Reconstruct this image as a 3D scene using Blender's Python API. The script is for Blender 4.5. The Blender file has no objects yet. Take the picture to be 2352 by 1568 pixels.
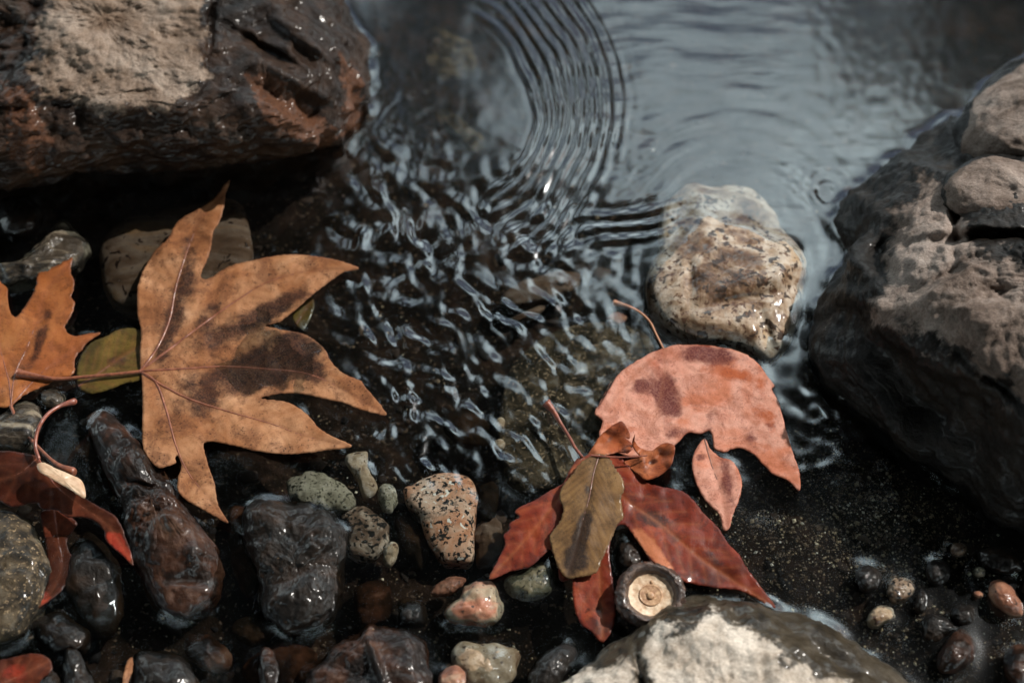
import bpy, bmesh, math, random
import numpy as np
from mathutils import Vector, Matrix
from mathutils.bvhtree import BVHTree
from mathutils.geometry import delaunay_2d_cdt

SC = bpy.context.scene
COL = SC.collection
random.seed(11)
RS = np.random.RandomState(11)

# ------------------------------------------------------------------ camera
TILT = math.radians(35.0)
DIST = 0.65
LENS, SENS = 50.0, 36.0
KV = SENS / LENS
CAM = np.array([0.0, -DIST*math.sin(TILT), DIST*math.cos(TILT)])
FW = np.array([0.0, math.sin(TILT), -math.cos(TILT)])
RT = np.array([1.0, 0.0, 0.0])
UP = np.cross(RT, FW)
cd = bpy.data.cameras.new('camera'); cam = bpy.data.objects.new('camera', cd); COL.objects.link(cam)
cam.location = CAM.tolist(); cam.rotation_euler = (TILT, 0, 0)
cd.lens = LENS; cd.sensor_width = SENS; cd.clip_start = 0.01; cd.clip_end = 400
cd.dof.use_dof = True; cd.dof.focus_distance = 0.610; cd.dof.aperture_fstop = 6.3
SC.camera = cam

# ------------------------------------------------------------------ sky and sun
SUN_EL, SUN_AZ = math.radians(43), math.radians(60)     # azimuth clockwise from +y
SDIR = Vector((math.sin(SUN_AZ)*math.cos(SUN_EL), math.cos(SUN_AZ)*math.cos(SUN_EL), math.sin(SUN_EL)))
W = bpy.data.worlds.new('World'); SC.world = W; W.use_nodes = True
wn = W.node_tree; wn.nodes.clear()
wo = wn.nodes.new('ShaderNodeOutputWorld'); bg = wn.nodes.new('ShaderNodeBackground')
sky = wn.nodes.new('ShaderNodeTexSky'); sky.sky_type = 'NISHITA'; sky.sun_disc = False
sky.sun_elevation = SUN_EL; sky.sun_rotation = SUN_AZ; sky.air_density = 1.0; sky.dust_density = 2.0
bg.inputs['Strength'].default_value = 0.12
tc = wn.nodes.new('ShaderNodeTexCoord')
cn = wn.nodes.new('ShaderNodeTexNoise'); cn.inputs['Scale'].default_value = 3.4; cn.inputs['Detail'].default_value = 7; cn.inputs['Roughness'].default_value = 0.55
cr = wn.nodes.new('ShaderNodeValToRGB'); cr.color_ramp.elements[0].position = 0.43; cr.color_ramp.elements[1].position = 0.62
cm = wn.nodes.new('ShaderNodeMix'); cm.data_type = 'RGBA'
cm.inputs['B'].default_value = (31.5, 36.5, 36.8, 1)
wn.links.new(tc.outputs['Generated'], cn.inputs['Vector']); wn.links.new(cn.outputs['Fac'], cr.inputs['Fac'])
wn.links.new(cr.outputs['Color'], cm.inputs['Factor']); wn.links.new(sky.outputs['Color'], cm.inputs['A'])
wn.links.new(cm.outputs['Result'], bg.inputs['Color']); wn.links.new(bg.outputs[0], wo.inputs[0])
sl = bpy.data.lights.new('sun', 'SUN'); so = bpy.data.objects.new('sun', sl); COL.objects.link(so)
sl.energy = 5.0; sl.angle = math.radians(0.6); sl.color = (1.0, 0.95, 0.88)
so.rotation_euler = SDIR.to_track_quat('Z', 'Y').to_euler(); so.location = (0.4, 0.6, 1.2)
SC.view_settings.view_transform = 'Standard'; SC.view_settings.look = 'None'
SC.view_settings.exposure = 0.0; SC.view_settings.gamma = 1.0; SC.view_settings.use_curve_mapping = False
SC.render.engine = 'CYCLES'
SC.cycles.sample_clamp_direct = 6; SC.cycles.sample_clamp_indirect = 4
SC.cycles.max_bounces = 8; SC.cycles.transparent_max_bounces = 12
SC.cycles.caustics_reflective = False; SC.cycles.caustics_refractive = False

# ------------------------------------------------------------------ picture plane <-> place  (v units: picture 2352 x 1568)
def P(v, z):
    v = np.atleast_2d(np.asarray(v, float)); z = np.broadcast_to(np.asarray(z, float), (len(v),))
    nx = (v[:, 0]/2352-0.5)*KV; ny = -(v[:, 1]-784)/2352*KV
    ray = FW[None]+nx[:, None]*RT[None]+ny[:, None]*UP[None]
    t = (z-CAM[2])/ray[:, 2]
    return CAM[None]+ray*t[:, None]
def V(p):
    d = np.asarray(p, float)-CAM; w = d@FW
    return np.stack([(d@RT/w/KV+0.5)*2352, 784-(d@UP/w)/KV*2352], -1)
def mirror_at(v, hgt):
    p = P(v, 0.0)[0]; d = p-CAM; d[2] = -d[2]
    return p+d*(hgt/d[2])
def crop(ox, oy, s):
    return lambda pts: [((ox*0.9408)+x*s, (oy*0.9408)+y*s) for x, y in pts]
C1 = crop(0, 0, .36); C2 = crop(0, 400, .36); C3 = crop(0, 900, .4603); C4 = crop(500, 1000, .4002)
B1 = crop(1150, 900, .4602); B2 = crop(1900, 900, .4601); B3 = crop(1900, 100, .48); B4 = crop(1400, 400, .36)
C7 = crop(700, 500, .36)

# ------------------------------------------------------------------ noise
_perm = np.random.RandomState(3).permutation(256)
_g = np.random.RandomState(4).normal(size=(256, 3)); _g /= np.linalg.norm(_g, axis=1)[:, None]
def noise(p):
    p = np.asarray(p, float); i = np.floor(p).astype(int); f = p-i; u = f*f*f*(f*(f*6-15)+10); out = 0
    for a in (0, 1):
        for b in (0, 1):
            for c in (0, 1):
                h = _perm[(_perm[(_perm[(i[..., 0]+a) & 255]+i[..., 1]+b) & 255]+i[..., 2]+c) & 255]
                g = _g[h]
                d = g[..., 0]*(f[..., 0]-a)+g[..., 1]*(f[..., 1]-b)+g[..., 2]*(f[..., 2]-c)
                w = (u[..., 0] if a else 1-u[..., 0])*(u[..., 1] if b else 1-u[..., 1])*(u[..., 2] if c else 1-u[..., 2])
                out = out+w*d
    return out*1.6
def fbm(p, o=4, gain=.5):
    p = np.asarray(p, float); s = 0; a = 1.0
    for k in range(o):
        s = s+a*noise(p*(2.03**k)+17.3*k); a *= gain
    return s
def v3(v, sc, off=0.0):
    v = np.asarray(v, float); return np.stack([v[..., 0]/sc, v[..., 1]/sc, np.full(v.shape[:-1], off)], -1)
def smooth(a, b, x):
    t = np.clip((x-a)/(b-a), 0, 1); return t*t*(3-2*t)

# ------------------------------------------------------------------ polygons
def catmull(pts, step, closed=True):
    pts = np.asarray(pts, float); n = len(pts); out = []
    rng = range(n) if closed else range(n-1)
    for i in rng:
        if closed: p0, p1, p2, p3 = pts[i-1], pts[i], pts[(i+1) % n], pts[(i+2) % n]
        else: p0, p1, p2, p3 = pts[max(i-1, 0)], pts[i], pts[i+1], pts[min(i+2, n-1)]
        L = np.linalg.norm(p2-p1); k = max(1, int(round(L/step)))
        def tn(a, b): return max(np.linalg.norm(b-a), 1e-6)**.5
        t0 = 0; t1 = t0+tn(p0, p1); t2 = t1+tn(p1, p2); t3 = t2+tn(p2, p3)
        for j in range(k):
            t = t1+(t2-t1)*j/k
            A1 = (t1-t)/(t1-t0)*p0+(t-t0)/(t1-t0)*p1 if t1-t0 > 2e-3 else p1
            A2 = (t2-t)/(t2-t1)*p1+(t-t1)/(t2-t1)*p2
            A3 = (t3-t)/(t3-t2)*p2+(t-t2)/(t3-t2)*p3 if t3-t2 > 2e-3 else p2
            B1_ = (t2-t)/(t2-t0)*A1+(t-t0)/(t2-t0)*A2
            B2_ = (t3-t)/(t3-t1)*A2+(t-t1)/(t3-t1)*A3
            out.append((t2-t)/(t2-t1)*B1_+(t-t1)/(t2-t1)*B2_)
    if not closed: out.append(pts[-1])
    return np.array(out)
def resample(poly, n):
    q = np.vstack([poly, poly[:1]]); d = np.r_[0, np.cumsum(np.linalg.norm(np.diff(q, axis=0), axis=1))]
    t = np.linspace(0, d[-1], n, endpoint=False)
    return np.stack([np.interp(t, d, q[:, 0]), np.interp(t, d, q[:, 1])], -1)
def segdist(p, pl, closed=False):
    p = np.asarray(p, float); pl = np.asarray(pl, float)
    if closed: pl = np.vstack([pl, pl[:1]])
    a = pl[:-1]; ab = pl[1:]-a; L = (ab**2).sum(1)+1e-9; out = np.empty(len(p)); ch = max(1, 400000//len(a))
    for i in range(0, len(p), ch):
        d = p[i:i+ch, None]-a[None]; t = np.clip((d[..., 0]*ab[:, 0]+d[..., 1]*ab[:, 1])/L, 0, 1)
        out[i:i+ch] = np.sqrt(((d-t[..., None]*ab)**2).sum(-1).min(1))
    return out
def inside(p, poly):
    p = np.asarray(p, float); a = np.asarray(poly, float); b = np.roll(a, -1, 0); out = np.empty(len(p), bool); ch = max(1, 400000//len(a))
    dy = np.where(b[:, 1] == a[:, 1], 1e-9, b[:, 1]-a[:, 1]); sl_ = (b[:, 0]-a[:, 0])/dy
    for i in range(0, len(p), ch):
        y = p[i:i+ch, 1:2]; x = p[i:i+ch, 0:1]
        out[i:i+ch] = ((((a[:, 1] > y) != (b[:, 1] > y)) & (x < sl_*(y-a[:, 1])+a[:, 0])).sum(1) % 2) == 1
    return out
def sdf(p, poly):
    d = segdist(p, poly, True); return np.where(inside(p, poly), d, -d)
def ell(cx, cy, rx, ry, rot=0, wob=.07, n=14, seed=0):
    a = np.linspace(0, 2*math.pi, n, endpoint=False); r = np.random.RandomState(seed+int(cx*7+cy*3) % 9999)
    k = 1+r.uniform(-wob, wob, n); c, s = math.cos(math.radians(rot)), math.sin(math.radians(rot))
    x, y = rx*k*np.cos(a), ry*k*np.sin(a)
    return np.stack([cx+c*x-s*y, cy+s*x+c*y], -1)

# ------------------------------------------------------------------ object helpers
def tagged(o, label=None, cat=None, group=None, kind=None):
    if label: o['label'] = label
    if cat: o['category'] = cat
    if group: o['group'] = group
    if kind: o['kind'] = kind
    return o
def empty(name, loc):
    o = bpy.data.objects.new(name, None); COL.objects.link(o); o.location = [float(a) for a in loc]; o.empty_display_size = .01; return o
SOLIDS = []; LEAVES = []
def mesh_obj(name, verts, faces, mat, parent=None, origin=None, attrs=None, smoothsh=True, solid=None):
    verts = np.asarray(verts, float)
    if solid is not None: solid.append((verts.copy(), faces))
    if origin is None: origin = np.array(parent.location) if parent else verts.mean(0)
    me = bpy.data.meshes.new(name)
    me.from_pydata((verts-np.asarray(origin)).tolist(), [], [list(map(int, f)) for f in faces]); me.update()
    if smoothsh: me.polygons.foreach_set('use_smooth', [True]*len(me.polygons))
    for k, a in (attrs or {}).items():
        at = me.attributes.new(k, 'FLOAT', 'POINT'); at.data.foreach_set('value', np.asarray(a, np.float32))
    if mat: me.materials.append(mat)
    o = bpy.data.objects.new(name, me); COL.objects.link(o)
    if parent: o.parent = parent
    else: o.location = [float(a) for a in origin]
    return o
def tube_geo(pts, rad, sides=7):
    pts = np.asarray(pts, float); n = len(pts); rad = np.broadcast_to(rad, (n,)); T = np.gradient(pts, axis=0); T /= np.linalg.norm(T, axis=1)[:, None]+1e-12
    vs = []; fs = []
    for i in range(n):
        a = np.cross(T[i], [0, 0, 1.0]); 
        if np.linalg.norm(a) < 1e-3: a = np.array([1.0, 0, 0])
        a /= np.linalg.norm(a); b = np.cross(a, T[i])
        for k in range(sides):
            th = 2*math.pi*k/sides; vs.append(pts[i]+rad[i]*(math.cos(th)*a+math.sin(th)*b))
    for i in range(n-1):
        for k in range(sides):
            k2 = (k+1) % sides; fs.append((i*sides+k, i*sides+k2, (i+1)*sides+k2, (i+1)*sides+k))
    fs.append(tuple(range(sides))[::-1]); fs.append(tuple((n-1)*sides+k for k in range(sides)))
    return np.array(vs), fs

# ------------------------------------------------------------------ node helpers
class NT:
    def __init__(s, name):
        s.m = bpy.data.materials.new(name); s.m.use_nodes = True; s.t = s.m.node_tree; s.t.nodes.clear()
        s.out = s.t.nodes.new('ShaderNodeOutputMaterial')
        g = s.t.nodes.new('ShaderNodeNewGeometry'); s.pos = g.outputs['Position']
    def link(s, a, b):
        if hasattr(a, 'is_linked') or hasattr(a, 'links'): s.t.links.new(a, b)
        else:
            try: b.default_value = a
            except Exception: b.default_value = tuple(a)+(1,) if len(a) == 3 else a
    def node(s, ty, ins=None, **props):
        n = s.t.nodes.new(ty)
        for k, v in props.items(): setattr(n, k, v)
        for k, v in (ins or {}).items(): s.link(v, n.inputs[k])
        return n
    def attr(s, name): return s.node('ShaderNodeAttribute', attribute_name=name).outputs['Fac']
    def noise(s, scale, detail=5, rough=.55, dist=0.0, vec=None):
        return s.node('ShaderNodeTexNoise', {'Vector': vec or s.pos, 'Scale': scale, 'Detail': detail, 'Roughness': rough, 'Distortion': dist}).outputs['Fac']
    def vor(s, scale, feature='F1', out='Distance', vec=None, rnd=1.0):
        return s.node('ShaderNodeTexVoronoi', {'Vector': vec or s.pos, 'Scale': scale, 'Randomness': rnd}, feature=feature).outputs[out]
    def math(s, op, a, b=0.0, clamp=False):
        n = s.node('ShaderNodeMath', operation=op); n.use_clamp = clamp; s.link(a, n.inputs[0]); s.link(b, n.inputs[1]); return n.outputs[0]
    def mapr(s, v, a, b, c=0.0, d=1.0):
        return s.node('ShaderNodeMapRange', {'Value': v, 'From Min': a, 'From Max': b, 'To Min': c, 'To Max': d}, interpolation_type='SMOOTHSTEP').outputs['Result']
    def mix(s, f, a, b, mode='MIX'):
        n = s.node('ShaderNodeMix', data_type='RGBA', blend_type=mode)
        s.link(f, n.inputs['Factor']); s.link(a, n.inputs[6]); s.link(b, n.inputs[7]); return n.outputs[2]
    def fmix(s, f, a, b):
        n = s.node('ShaderNodeMix', data_type='FLOAT'); s.link(f, n.inputs[0]); s.link(a, n.inputs[2]); s.link(b, n.inputs[3]); return n.outputs[0]
    def ramp(s, f, stops):
        n = s.node('ShaderNodeValToRGB', {'Fac': f}); e = n.color_ramp.elements
        while len(e) > 1: e.remove(e[-1])
        e[0].position = stops[0][0]; e[0].color = tuple(stops[0][1])+(1,)
        for p, c in stops[1:]:
            x = e.new(p); x.color = tuple(c)+(1,)
        return n.outputs['Color']
    def stretch(s, sx, sy, sz, rot=0.0):
        return s.node('ShaderNodeMapping', {'Vector': s.pos, 'Scale': (sx, sy, sz), 'Rotation': (0, 0, rot)}).outputs[0]
    def bump(s, h, dist, strength=1.0, nrm=None):
        n = s.node('ShaderNodeBump', {'Height': h, 'Distance': dist, 'Strength': strength})
        if nrm: s.link(nrm, n.inputs['Normal'])
        return n.outputs[0]

def rock_mat(name, stops, scale=60, speck=None, streak=None, wet_shade_dark=.42, rough_wet=.14, rough_dry=.75, bump=.0008, bscale=180, algae=None, dryc=None, cracks=None, spec=.14, film=.3):
    """stops: colour ramp over noise; speck: (colour, scale, threshold); attribute 'dry' 0 wet, also shade painted as wet .. 1 dry"""
    n = NT(name)
    vec = n.stretch(*streak) if streak else n.pos
    a = n.noise(scale, 8, .62, .6, vec)
    col = n.ramp(a, stops)
    b = n.noise(scale*6, 4, .7)
    col = n.mix(n.mapr(b, .3, .7, 0, .5), col, n.mix(1.0, col, (.55, .52, .5), 'MULTIPLY'))
    if speck:
        for c, sc_, th in speck:
            v = n.noise(sc_, 2, .6, .3)
            col = n.mix(n.mapr(v, th, th+.05), col, c)
    if cracks:
        cv = n.vor(cracks, 'DISTANCE_TO_EDGE', 'Distance', n.node('ShaderNodeVectorMath', {0: n.pos, 1: n.node('ShaderNodeTexNoise', {'Vector': n.pos, 'Scale': cracks*1.5}).outputs['Color']}, operation='ADD').outputs[0])
        ck = n.mapr(cv, 0.0, .05, 1, 0)
        col = n.mix(n.math('MULTIPLY', ck, .7), col, (.02, .012, .008))
    if algae:
        al = n.mapr(n.math('ADD', n.attr('algae'), n.math('MULTIPLY', n.math('SUBTRACT', n.noise(220, 4, .6), .5), 1.4)), .45, .7)
        col = n.mix(al, col, n.mix(n.noise(400, 3), algae, (.06, .03, .02)))
    dn = n.math('MULTIPLY', n.math('SUBTRACT', n.noise(260, 6, .65), .5), 1.1)
    dry = n.mapr(n.math('ADD', n.attr('dry'), dn), .32, .68)  # low values: wet rock, on the right boulder also painted-in shade
    if dryc:
        dc = n.ramp(n.noise(scale*.8, 9, .68, .4), dryc)
        dc = n.mix(n.mapr(n.noise(900, 3, .7), .35, .65, 0, .55), dc, n.mix(1.0, dc, (.5, .47, .45), 'MULTIPLY'))
        base = n.mix(dry, n.mix(1.0, col, (wet_shade_dark,)*3, 'MULTIPLY'), dc)
    else:
        base = n.mix(dry, n.mix(1.0, col, (wet_shade_dark,)*3, 'MULTIPLY'), col)
    hb = n.noise(bscale, 9, .68, .2, vec)
    hs = n.noise(bscale*5, 5, .7)
    h = n.math('ADD', hb, n.math('MULTIPLY', hs, n.fmix(dry, .12, .22)))
    nr = n.bump(h, bump, 1.0)
    air = n.mapr(n.node('ShaderNodeSeparateXYZ', {0: n.pos}).outputs['Z'], -.0015, .0004)
    rw = n.fmix(n.noise(300, 4), rough_wet*.6, rough_wet*1.9)
    p = n.node('ShaderNodeBsdfPrincipled', {'Base Color': base, 'Roughness': n.fmix(dry, rw, rough_dry), 'Normal': nr, 'Specular IOR Level': n.math('MULTIPLY', air, n.fmix(dry, spec, .08)), 'Coat Weight': n.math('MULTIPLY', air, n.fmix(dry, film, 0.0)), 'Coat Roughness': .11, 'Coat Normal': n.bump(n.noise(bscale*.8, 4, .5), bump*.28, 1.0)})
    n.link(p.outputs[0], n.out.inputs[0])
    return n.m

def leaf_mat(name, stops, stain=(.03, .012, .008), scale=40, mott=.5, mottc=(.09, .035, .015), veinc=(.3, .1, .05), cell=700, rough=.38, trans=.18, speck=.5, coat=.3, patch=None, vs=.4):
    n = NT(name)
    a = n.noise(scale, 7, .6, .5); col = n.ramp(a, stops)
    m2 = n.noise(scale*2.3, 9, .72, .8)
    col = n.mix(n.math('MULTIPLY', n.mapr(m2, .45, .62), mott), col, mottc)
    # darkening beside the veins, brown edge, stains
    st = n.math('ADD', n.attr('stain'), n.math('MULTIPLY', n.math('SUBTRACT', n.noise(130, 8, .7), .5), 1.5))
    g = n.mapr(n.noise(1300, 3, .6), .35, .6)
    stf = n.math('MULTIPLY', n.mapr(st, .22, .72), n.math('ADD', .78, n.math('MULTIPLY', g, .22)))
    stf = n.math('MULTIPLY', stf, n.mapr(n.attr('stain'), .02, .12))
    col = n.mix(stf, col, stain)
    if patch:
        col = n.mix(n.mapr(n.math('ADD', n.attr('patch'), n.math('MULTIPLY', n.math('SUBTRACT', n.noise(150, 5, .6), .5), .8)), .4, .7), col, patch)
    sp = n.mapr(n.noise(950, 3, .6), .56, .66)
    col = n.mix(n.math('MULTIPLY', sp, n.math('MULTIPLY', speck, n.mapr(m2, .38, .6))), col, stain)
    ce = n.vor(cell, 'DISTANCE_TO_EDGE'); cl = n.mapr(ce, 0, .09, 1, 0)
    ce2 = n.vor(cell*.32, 'DISTANCE_TO_EDGE'); cl2 = n.mapr(ce2, 0, .035, 1, 0)
    col = n.mix(n.math('MULTIPLY', cl, .2), col, n.mix(1.0, col, (.45, .38, .32), 'MULTIPLY'))
    col = n.mix(n.math('MULTIPLY', cl2, .13), col, n.mix(1.0, col, (.5, .4, .33), 'MULTIPLY'))
    col = n.mix(n.math('MULTIPLY', n.attr('rim'), .55), col, mottc)
    col = n.mix(n.math('MULTIPLY', n.attr('nearvein'), vs), col, veinc)
    h = n.math('ADD', n.math('MULTIPLY', cl2, -.2), n.math('MULTIPLY', n.noise(260, 6, .65), 1.4))
    h = n.math('ADD', h, n.math('MULTIPLY', cl, -.15))
    nr = n.bump(h, .00013, 1.0)
    p = n.node('ShaderNodeBsdfPrincipled', {'Base Color': col, 'Roughness': n.mapr(n.noise(90, 4), .3, .7, rough*.7, rough*1.4), 'Normal': nr, 'Coat Weight': coat, 'Coat Roughness': .15, 'Specular IOR Level': .16})
    t = n.node('ShaderNodeBsdfTranslucent', {'Color': col})
    mx = n.node('ShaderNodeMixShader', {0: trans, 1: p.outputs[0], 2: t.outputs[0]})
    n.link(mx.outputs[0], n.out.inputs[0]); return n.m
def plain_mat(name, c1, c2, scale=300, rough=.4, bump=.0002, coat=.2):
    n = NT(name); a = n.noise(scale, 5, .6)
    col = n.mix(n.mapr(a, .3, .7), c1, c2)
    p = n.node('ShaderNodeBsdfPrincipled', {'Base Color': col, 'Roughness': rough, 'Normal': n.bump(a, bump), 'Coat Weight': coat, 'Coat Roughness': .15})
    n.link(p.outputs[0], n.out.inputs[0]); return n.m

# ------------------------------------------------------------------ rock materials
M = {}
M['boulder'] = rock_mat('rust_brown_rock', [(.3, (.015, .009, .006)), (.45, (.06, .03, .017)), (.6, (.15, .075, .04)), (.75, (.2, .16, .13))], 40,
    algae=(.55, .22, .1), dryc=[(.3, (.06, .036, .024)), (.42, (.16, .11, .078)), (.54, (.27, .205, .16)), (.72, (.36, .3, .25))], bump=.003, bscale=95, rough_wet=.3, wet_shade_dark=.26, film=.16)
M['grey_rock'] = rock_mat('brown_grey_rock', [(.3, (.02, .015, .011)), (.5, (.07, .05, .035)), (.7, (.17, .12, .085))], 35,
    dryc=[(.3, (.05, .035, .027)), (.43, (.17, .128, .105)), (.55, (.3, .24, .205)), (.72, (.42, .36, .32))], bump=.003, bscale=80, rough_wet=.3, wet_shade_dark=.13, film=.1, spec=.18)  # wet tone darkened further to stand in for shade on the right boulder
M['pale_rock'] = rock_mat('pale_limestone', [(.3, (.02, .015, .01)), (.48, (.10, .075, .045)), (.62, (.2, .16, .11))], 55,
    dryc=[(.3, (.24, .19, .14)), (.43, (.47, .4, .33)), (.6, (.68, .61, .53))], bump=.0016, bscale=90, rough_wet=.3, wet_shade_dark=.36, film=.4)
M['marble'] = rock_mat('white_brown_marbled_stone', [(.3, (.04, .022, .014)), (.4, (.2, .11, .06)), (.48, (.42, .3, .2)), (.56, (.62, .52, .42)), (.66, (.46, .3, .15)), (.76, (.72, .66, .58))], 48,
    speck=[((.05, .03, .02), 150, .57), ((.12, .06, .035), 380, .58)], wet_shade_dark=.8, rough_wet=.3, film=.5, bump=.0012, bscale=110)
M['brown_stone'] = rock_mat('smooth_brown_stone', [(.3, (.03, .018, .012)), (.45, (.12, .07, .042)), (.55, (.2, .14, .1)), (.68, (.24, .13, .06)), (.78, (.3, .25, .2))], 45, streak=(.45, 1.4, 1, .25),
    speck=[((.025, .014, .01), 190, .62)], wet_shade_dark=.7, rough_wet=.22, bump=.0006)
M['granite'] = rock_mat('pink_speckled_granite', [(.3, (.42, .15, .07)), (.44, (.6, .3, .17)), (.56, (.68, .46, .32)), (.75, (.72, .62, .5))], 60,
    speck=[((.025, .022, .02), 430, .53), ((.3, .2, .14), 330, .6), ((.8, .74, .62), 300, .64)], wet_shade_dark=.85, rough_wet=.25, bump=.0004, bscale=300)
M['dark_granite'] = rock_mat('dark_speckled_granite', [(.35, (.05, .035, .025)), (.5, (.2, .13, .085)), (.65, (.45, .36, .27))], 110,
    speck=[((.02, .018, .016), 480, .53)], wet_shade_dark=.75, rough_wet=.22, bump=.0004, bscale=300)
M['olive_pebble'] = rock_mat('olive_speckled_pebble', [(.3, (.12, .1, .065)), (.5, (.26, .23, .16)), (.7, (.42, .37, .28))], 90,
    speck=[((.05, .045, .03), 700, .56)], wet_shade_dark=.85, rough_wet=.3, bump=.0004, bscale=300)
M['tan_pebble'] = rock_mat('tan_quartz_pebble', [(.3, (.16, .09, .05)), (.5, (.38, .28, .18)), (.7, (.6, .52, .42))], 110,
    speck=[((.08, .045, .03), 300, .62)], wet_shade_dark=.85, rough_wet=.25, bump=.0005)
M['red_pebble'] = rock_mat('rosy_pebble', [(.3, (.14, .055, .035)), (.5, (.32, .14, .085)), (.7, (.45, .3, .2))], 85, streak=(.5, 1.3, 1, .4),
    speck=[((.06, .03, .02), 350, .62)], wet_shade_dark=.85, rough_wet=.28, bump=.0005)
M['two_tone'] = rock_mat('rose_and_green_pebble', [(.32, (.2, .07, .04)), (.46, (.42, .18, .11)), (.54, (.34, .27, .18)), (.7, (.42, .37, .26))], 38,
    speck=[((.06, .035, .025), 420, .62)], wet_shade_dark=.9, rough_wet=.35, bump=.0006)
M['green_granite'] = rock_mat('green_speckled_pebble', [(.35, (.04, .038, .024)), (.5, (.12, .11, .07)), (.7, (.22, .19, .12))], 140,
    speck=[((.5, .42, .28), 420, .68), ((.02, .02, .015), 500, .58)], wet_shade_dark=.85, rough_wet=.2, bump=.0005)
M['wet_black'] = rock_mat('wet_black_rock', [(.3, (.006, .005, .004)), (.5, (.022, .014, .009)), (.64, (.06, .032, .018)), (.78, (.16, .11, .075))], 55, speck=[((.3, .19, .1), 900, .72)],
    wet_shade_dark=.45, rough_wet=.3, bump=.0016, bscale=120, spec=.15, film=.35)
M['wet_rust'] = rock_mat('wet_rust_rock', [(.3, (.008, .005, .004)), (.45, (.03, .014, .008)), (.56, (.09, .035, .018)), (.68, (.2, .1, .06)), (.8, (.3, .22, .18))], 60, speck=[((.35, .2, .1), 900, .72)],
    wet_shade_dark=.45, rough_wet=.3, bump=.0014, bscale=120, spec=.15, film=.4)
M['striped'] = rock_mat('dark_rock_pale_streaks', [(.38, (.012, .01, .008)), (.5, (.07, .055, .04)), (.6, (.3, .25, .18)), (.75, (.36, .31, .24))], 70, streak=(.4, 1.5, 1, .9),
    wet_shade_dark=.8, rough_wet=.18, bump=.0015, bscale=90)
M['mossy'] = rock_mat('moss_speckled_slab', [(.36, (.012, .011, .009)), (.48, (.035, .027, .018)), (.58, (.09, .065, .038)), (.72, (.17, .14, .1))], 130,
    speck=[((.24, .17, .1), 620, .6)], wet_shade_dark=.9, film=.2, rough_wet=.5, bump=.001, bscale=300)

# ------------------------------------------------------------------ stones
def stone(name, label, cat, outline, h, mat, z0=0.0, depth=None, p=2.3, q=None, seg=72, rings=22, bumps=(), amp=.05, nscale=1.0,
          group=None, center=None, dry=None, dryz=None, algae=None, fine=.008, solid=True, seed=0, crease=0.0):
    poly = resample(catmull(outline, 6), seg)
    c = np.array(center) if center is not None else poly.mean(0)
    h, z0 = h*1e-3, z0*1e-3; q = q or p
    ts = np.sin(np.linspace(0, 1, rings+1)[1:]*math.pi/2)
    vv = [c]; zz = [z0+h]
    for t in ts:
        vv.extend(c+(poly-c)*t); zz.extend([z0+h*(max(0.0, 1-t**p))**(1/q)]*seg)
    vv = np.array(vv); zz = np.array(zz)
    for (bx, by, rx, ry, rot, dz) in bumps:
        cr_, sr_ = math.cos(math.radians(rot)), math.sin(math.radians(rot)); dx, dy = vv[:, 0]-bx, vv[:, 1]-by
        e = ((cr_*dx+sr_*dy)/rx)**2+((-sr_*dx+cr_*dy)/ry)**2; zz = zz+dz*1e-3*np.exp(-e)
    wp = P(vv, zz)
    eq = wp[-seg:]; cw = eq.mean(0); size = float(np.linalg.norm(eq-cw, axis=1).mean()); depth = depth*1e-3 if depth else size*.6
    low = []
    nb = max(5, rings//3)
    for j in range(1, nb+1):
        a = j/nb*math.pi/2*.96
        r = eq.copy(); r[:, :2] = cw[:2]+(eq[:, :2]-cw[:2])*math.cos(a)**.6; r[:, 2] = eq[:, 2]-depth*math.sin(a); low.append(r)
    allp = np.vstack([wp]+low+[np.array([[cw[0], cw[1], cw[2]-depth]])])
    # lumpy displacement away from the core
    core = np.array([cw[0], cw[1], cw[2]-depth*.2]); d = allp-core; d /= np.linalg.norm(d, axis=1)[:, None]+1e-9
    s = 1/(size*1.1)*nscale
    nz = fbm(allp*s+seed*3.7, 3, .5)
    if crease: nz = nz-crease*np.abs(noise(allp*s*1.7+9+seed))*2+crease*.5
    nf = fbm(allp*s*5+seed+40, 5, .62)-.5*np.abs(noise(allp*s*9+seed+11))
    disp = size*(amp*nz+fine*nf)
    edgef = np.ones(len(allp)); allp = allp+d*disp[:, None]*edgef[:, None]
    faces = []
    for k in range(seg): faces.append((0, 1+k, 1+(k+1) % seg))
    nr = rings+nb
    for r in range(nr-1):
        b0 = 1+r*seg; b1 = b0+seg
        for k in range(seg): k2 = (k+1) % seg; faces.append((b0+k, b1+k, b1+k2, b0+k2))
    last = len(allp)-1; b0 = 1+(nr-1)*seg
    for k in range(seg): faces.append((b0+k, last, b0+(k+1) % seg))
    at = {}
    pv = V(allp)
    if dry is not None:
        s_ = np.full(len(allp), -1e9)
        for pl in dry: s_ = np.maximum(s_, sdf(pv, pl))
        at['dry'] = np.clip(.5+(s_+38*fbm(v3(pv, 70, seed), 5, .6))/70, 0, 1)*(allp[:, 2] > z0)  # on the right boulder this mask ends at the lit line
    elif dryz is not None:
        at['dry'] = np.clip(.5+(allp[:, 2]*1e3-dryz+fbm(v3(pv, 50, seed), 3)*2.5)/5, 0, 1)
    else: at['dry'] = np.zeros(len(allp))
    if algae is not None:
        s_ = np.full(len(allp), -1e9)
        for pl in algae: s_ = np.maximum(s_, sdf(pv, pl))
        at['algae'] = np.clip(.5+s_/40, 0, 1)
        rr = np.clip(at['algae'], 0, 1)[:, None]*d*(.0016*noise(allp*230)+.0009*noise(allp*520))[:, None]*1.3
        allp = allp+rr
    o = mesh_obj(name, allp, faces, M[mat], origin=[cw[0], cw[1], z0], attrs=at, solid=SOLIDS if solid else None)
    tagged(o, label, cat, group); return o

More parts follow.
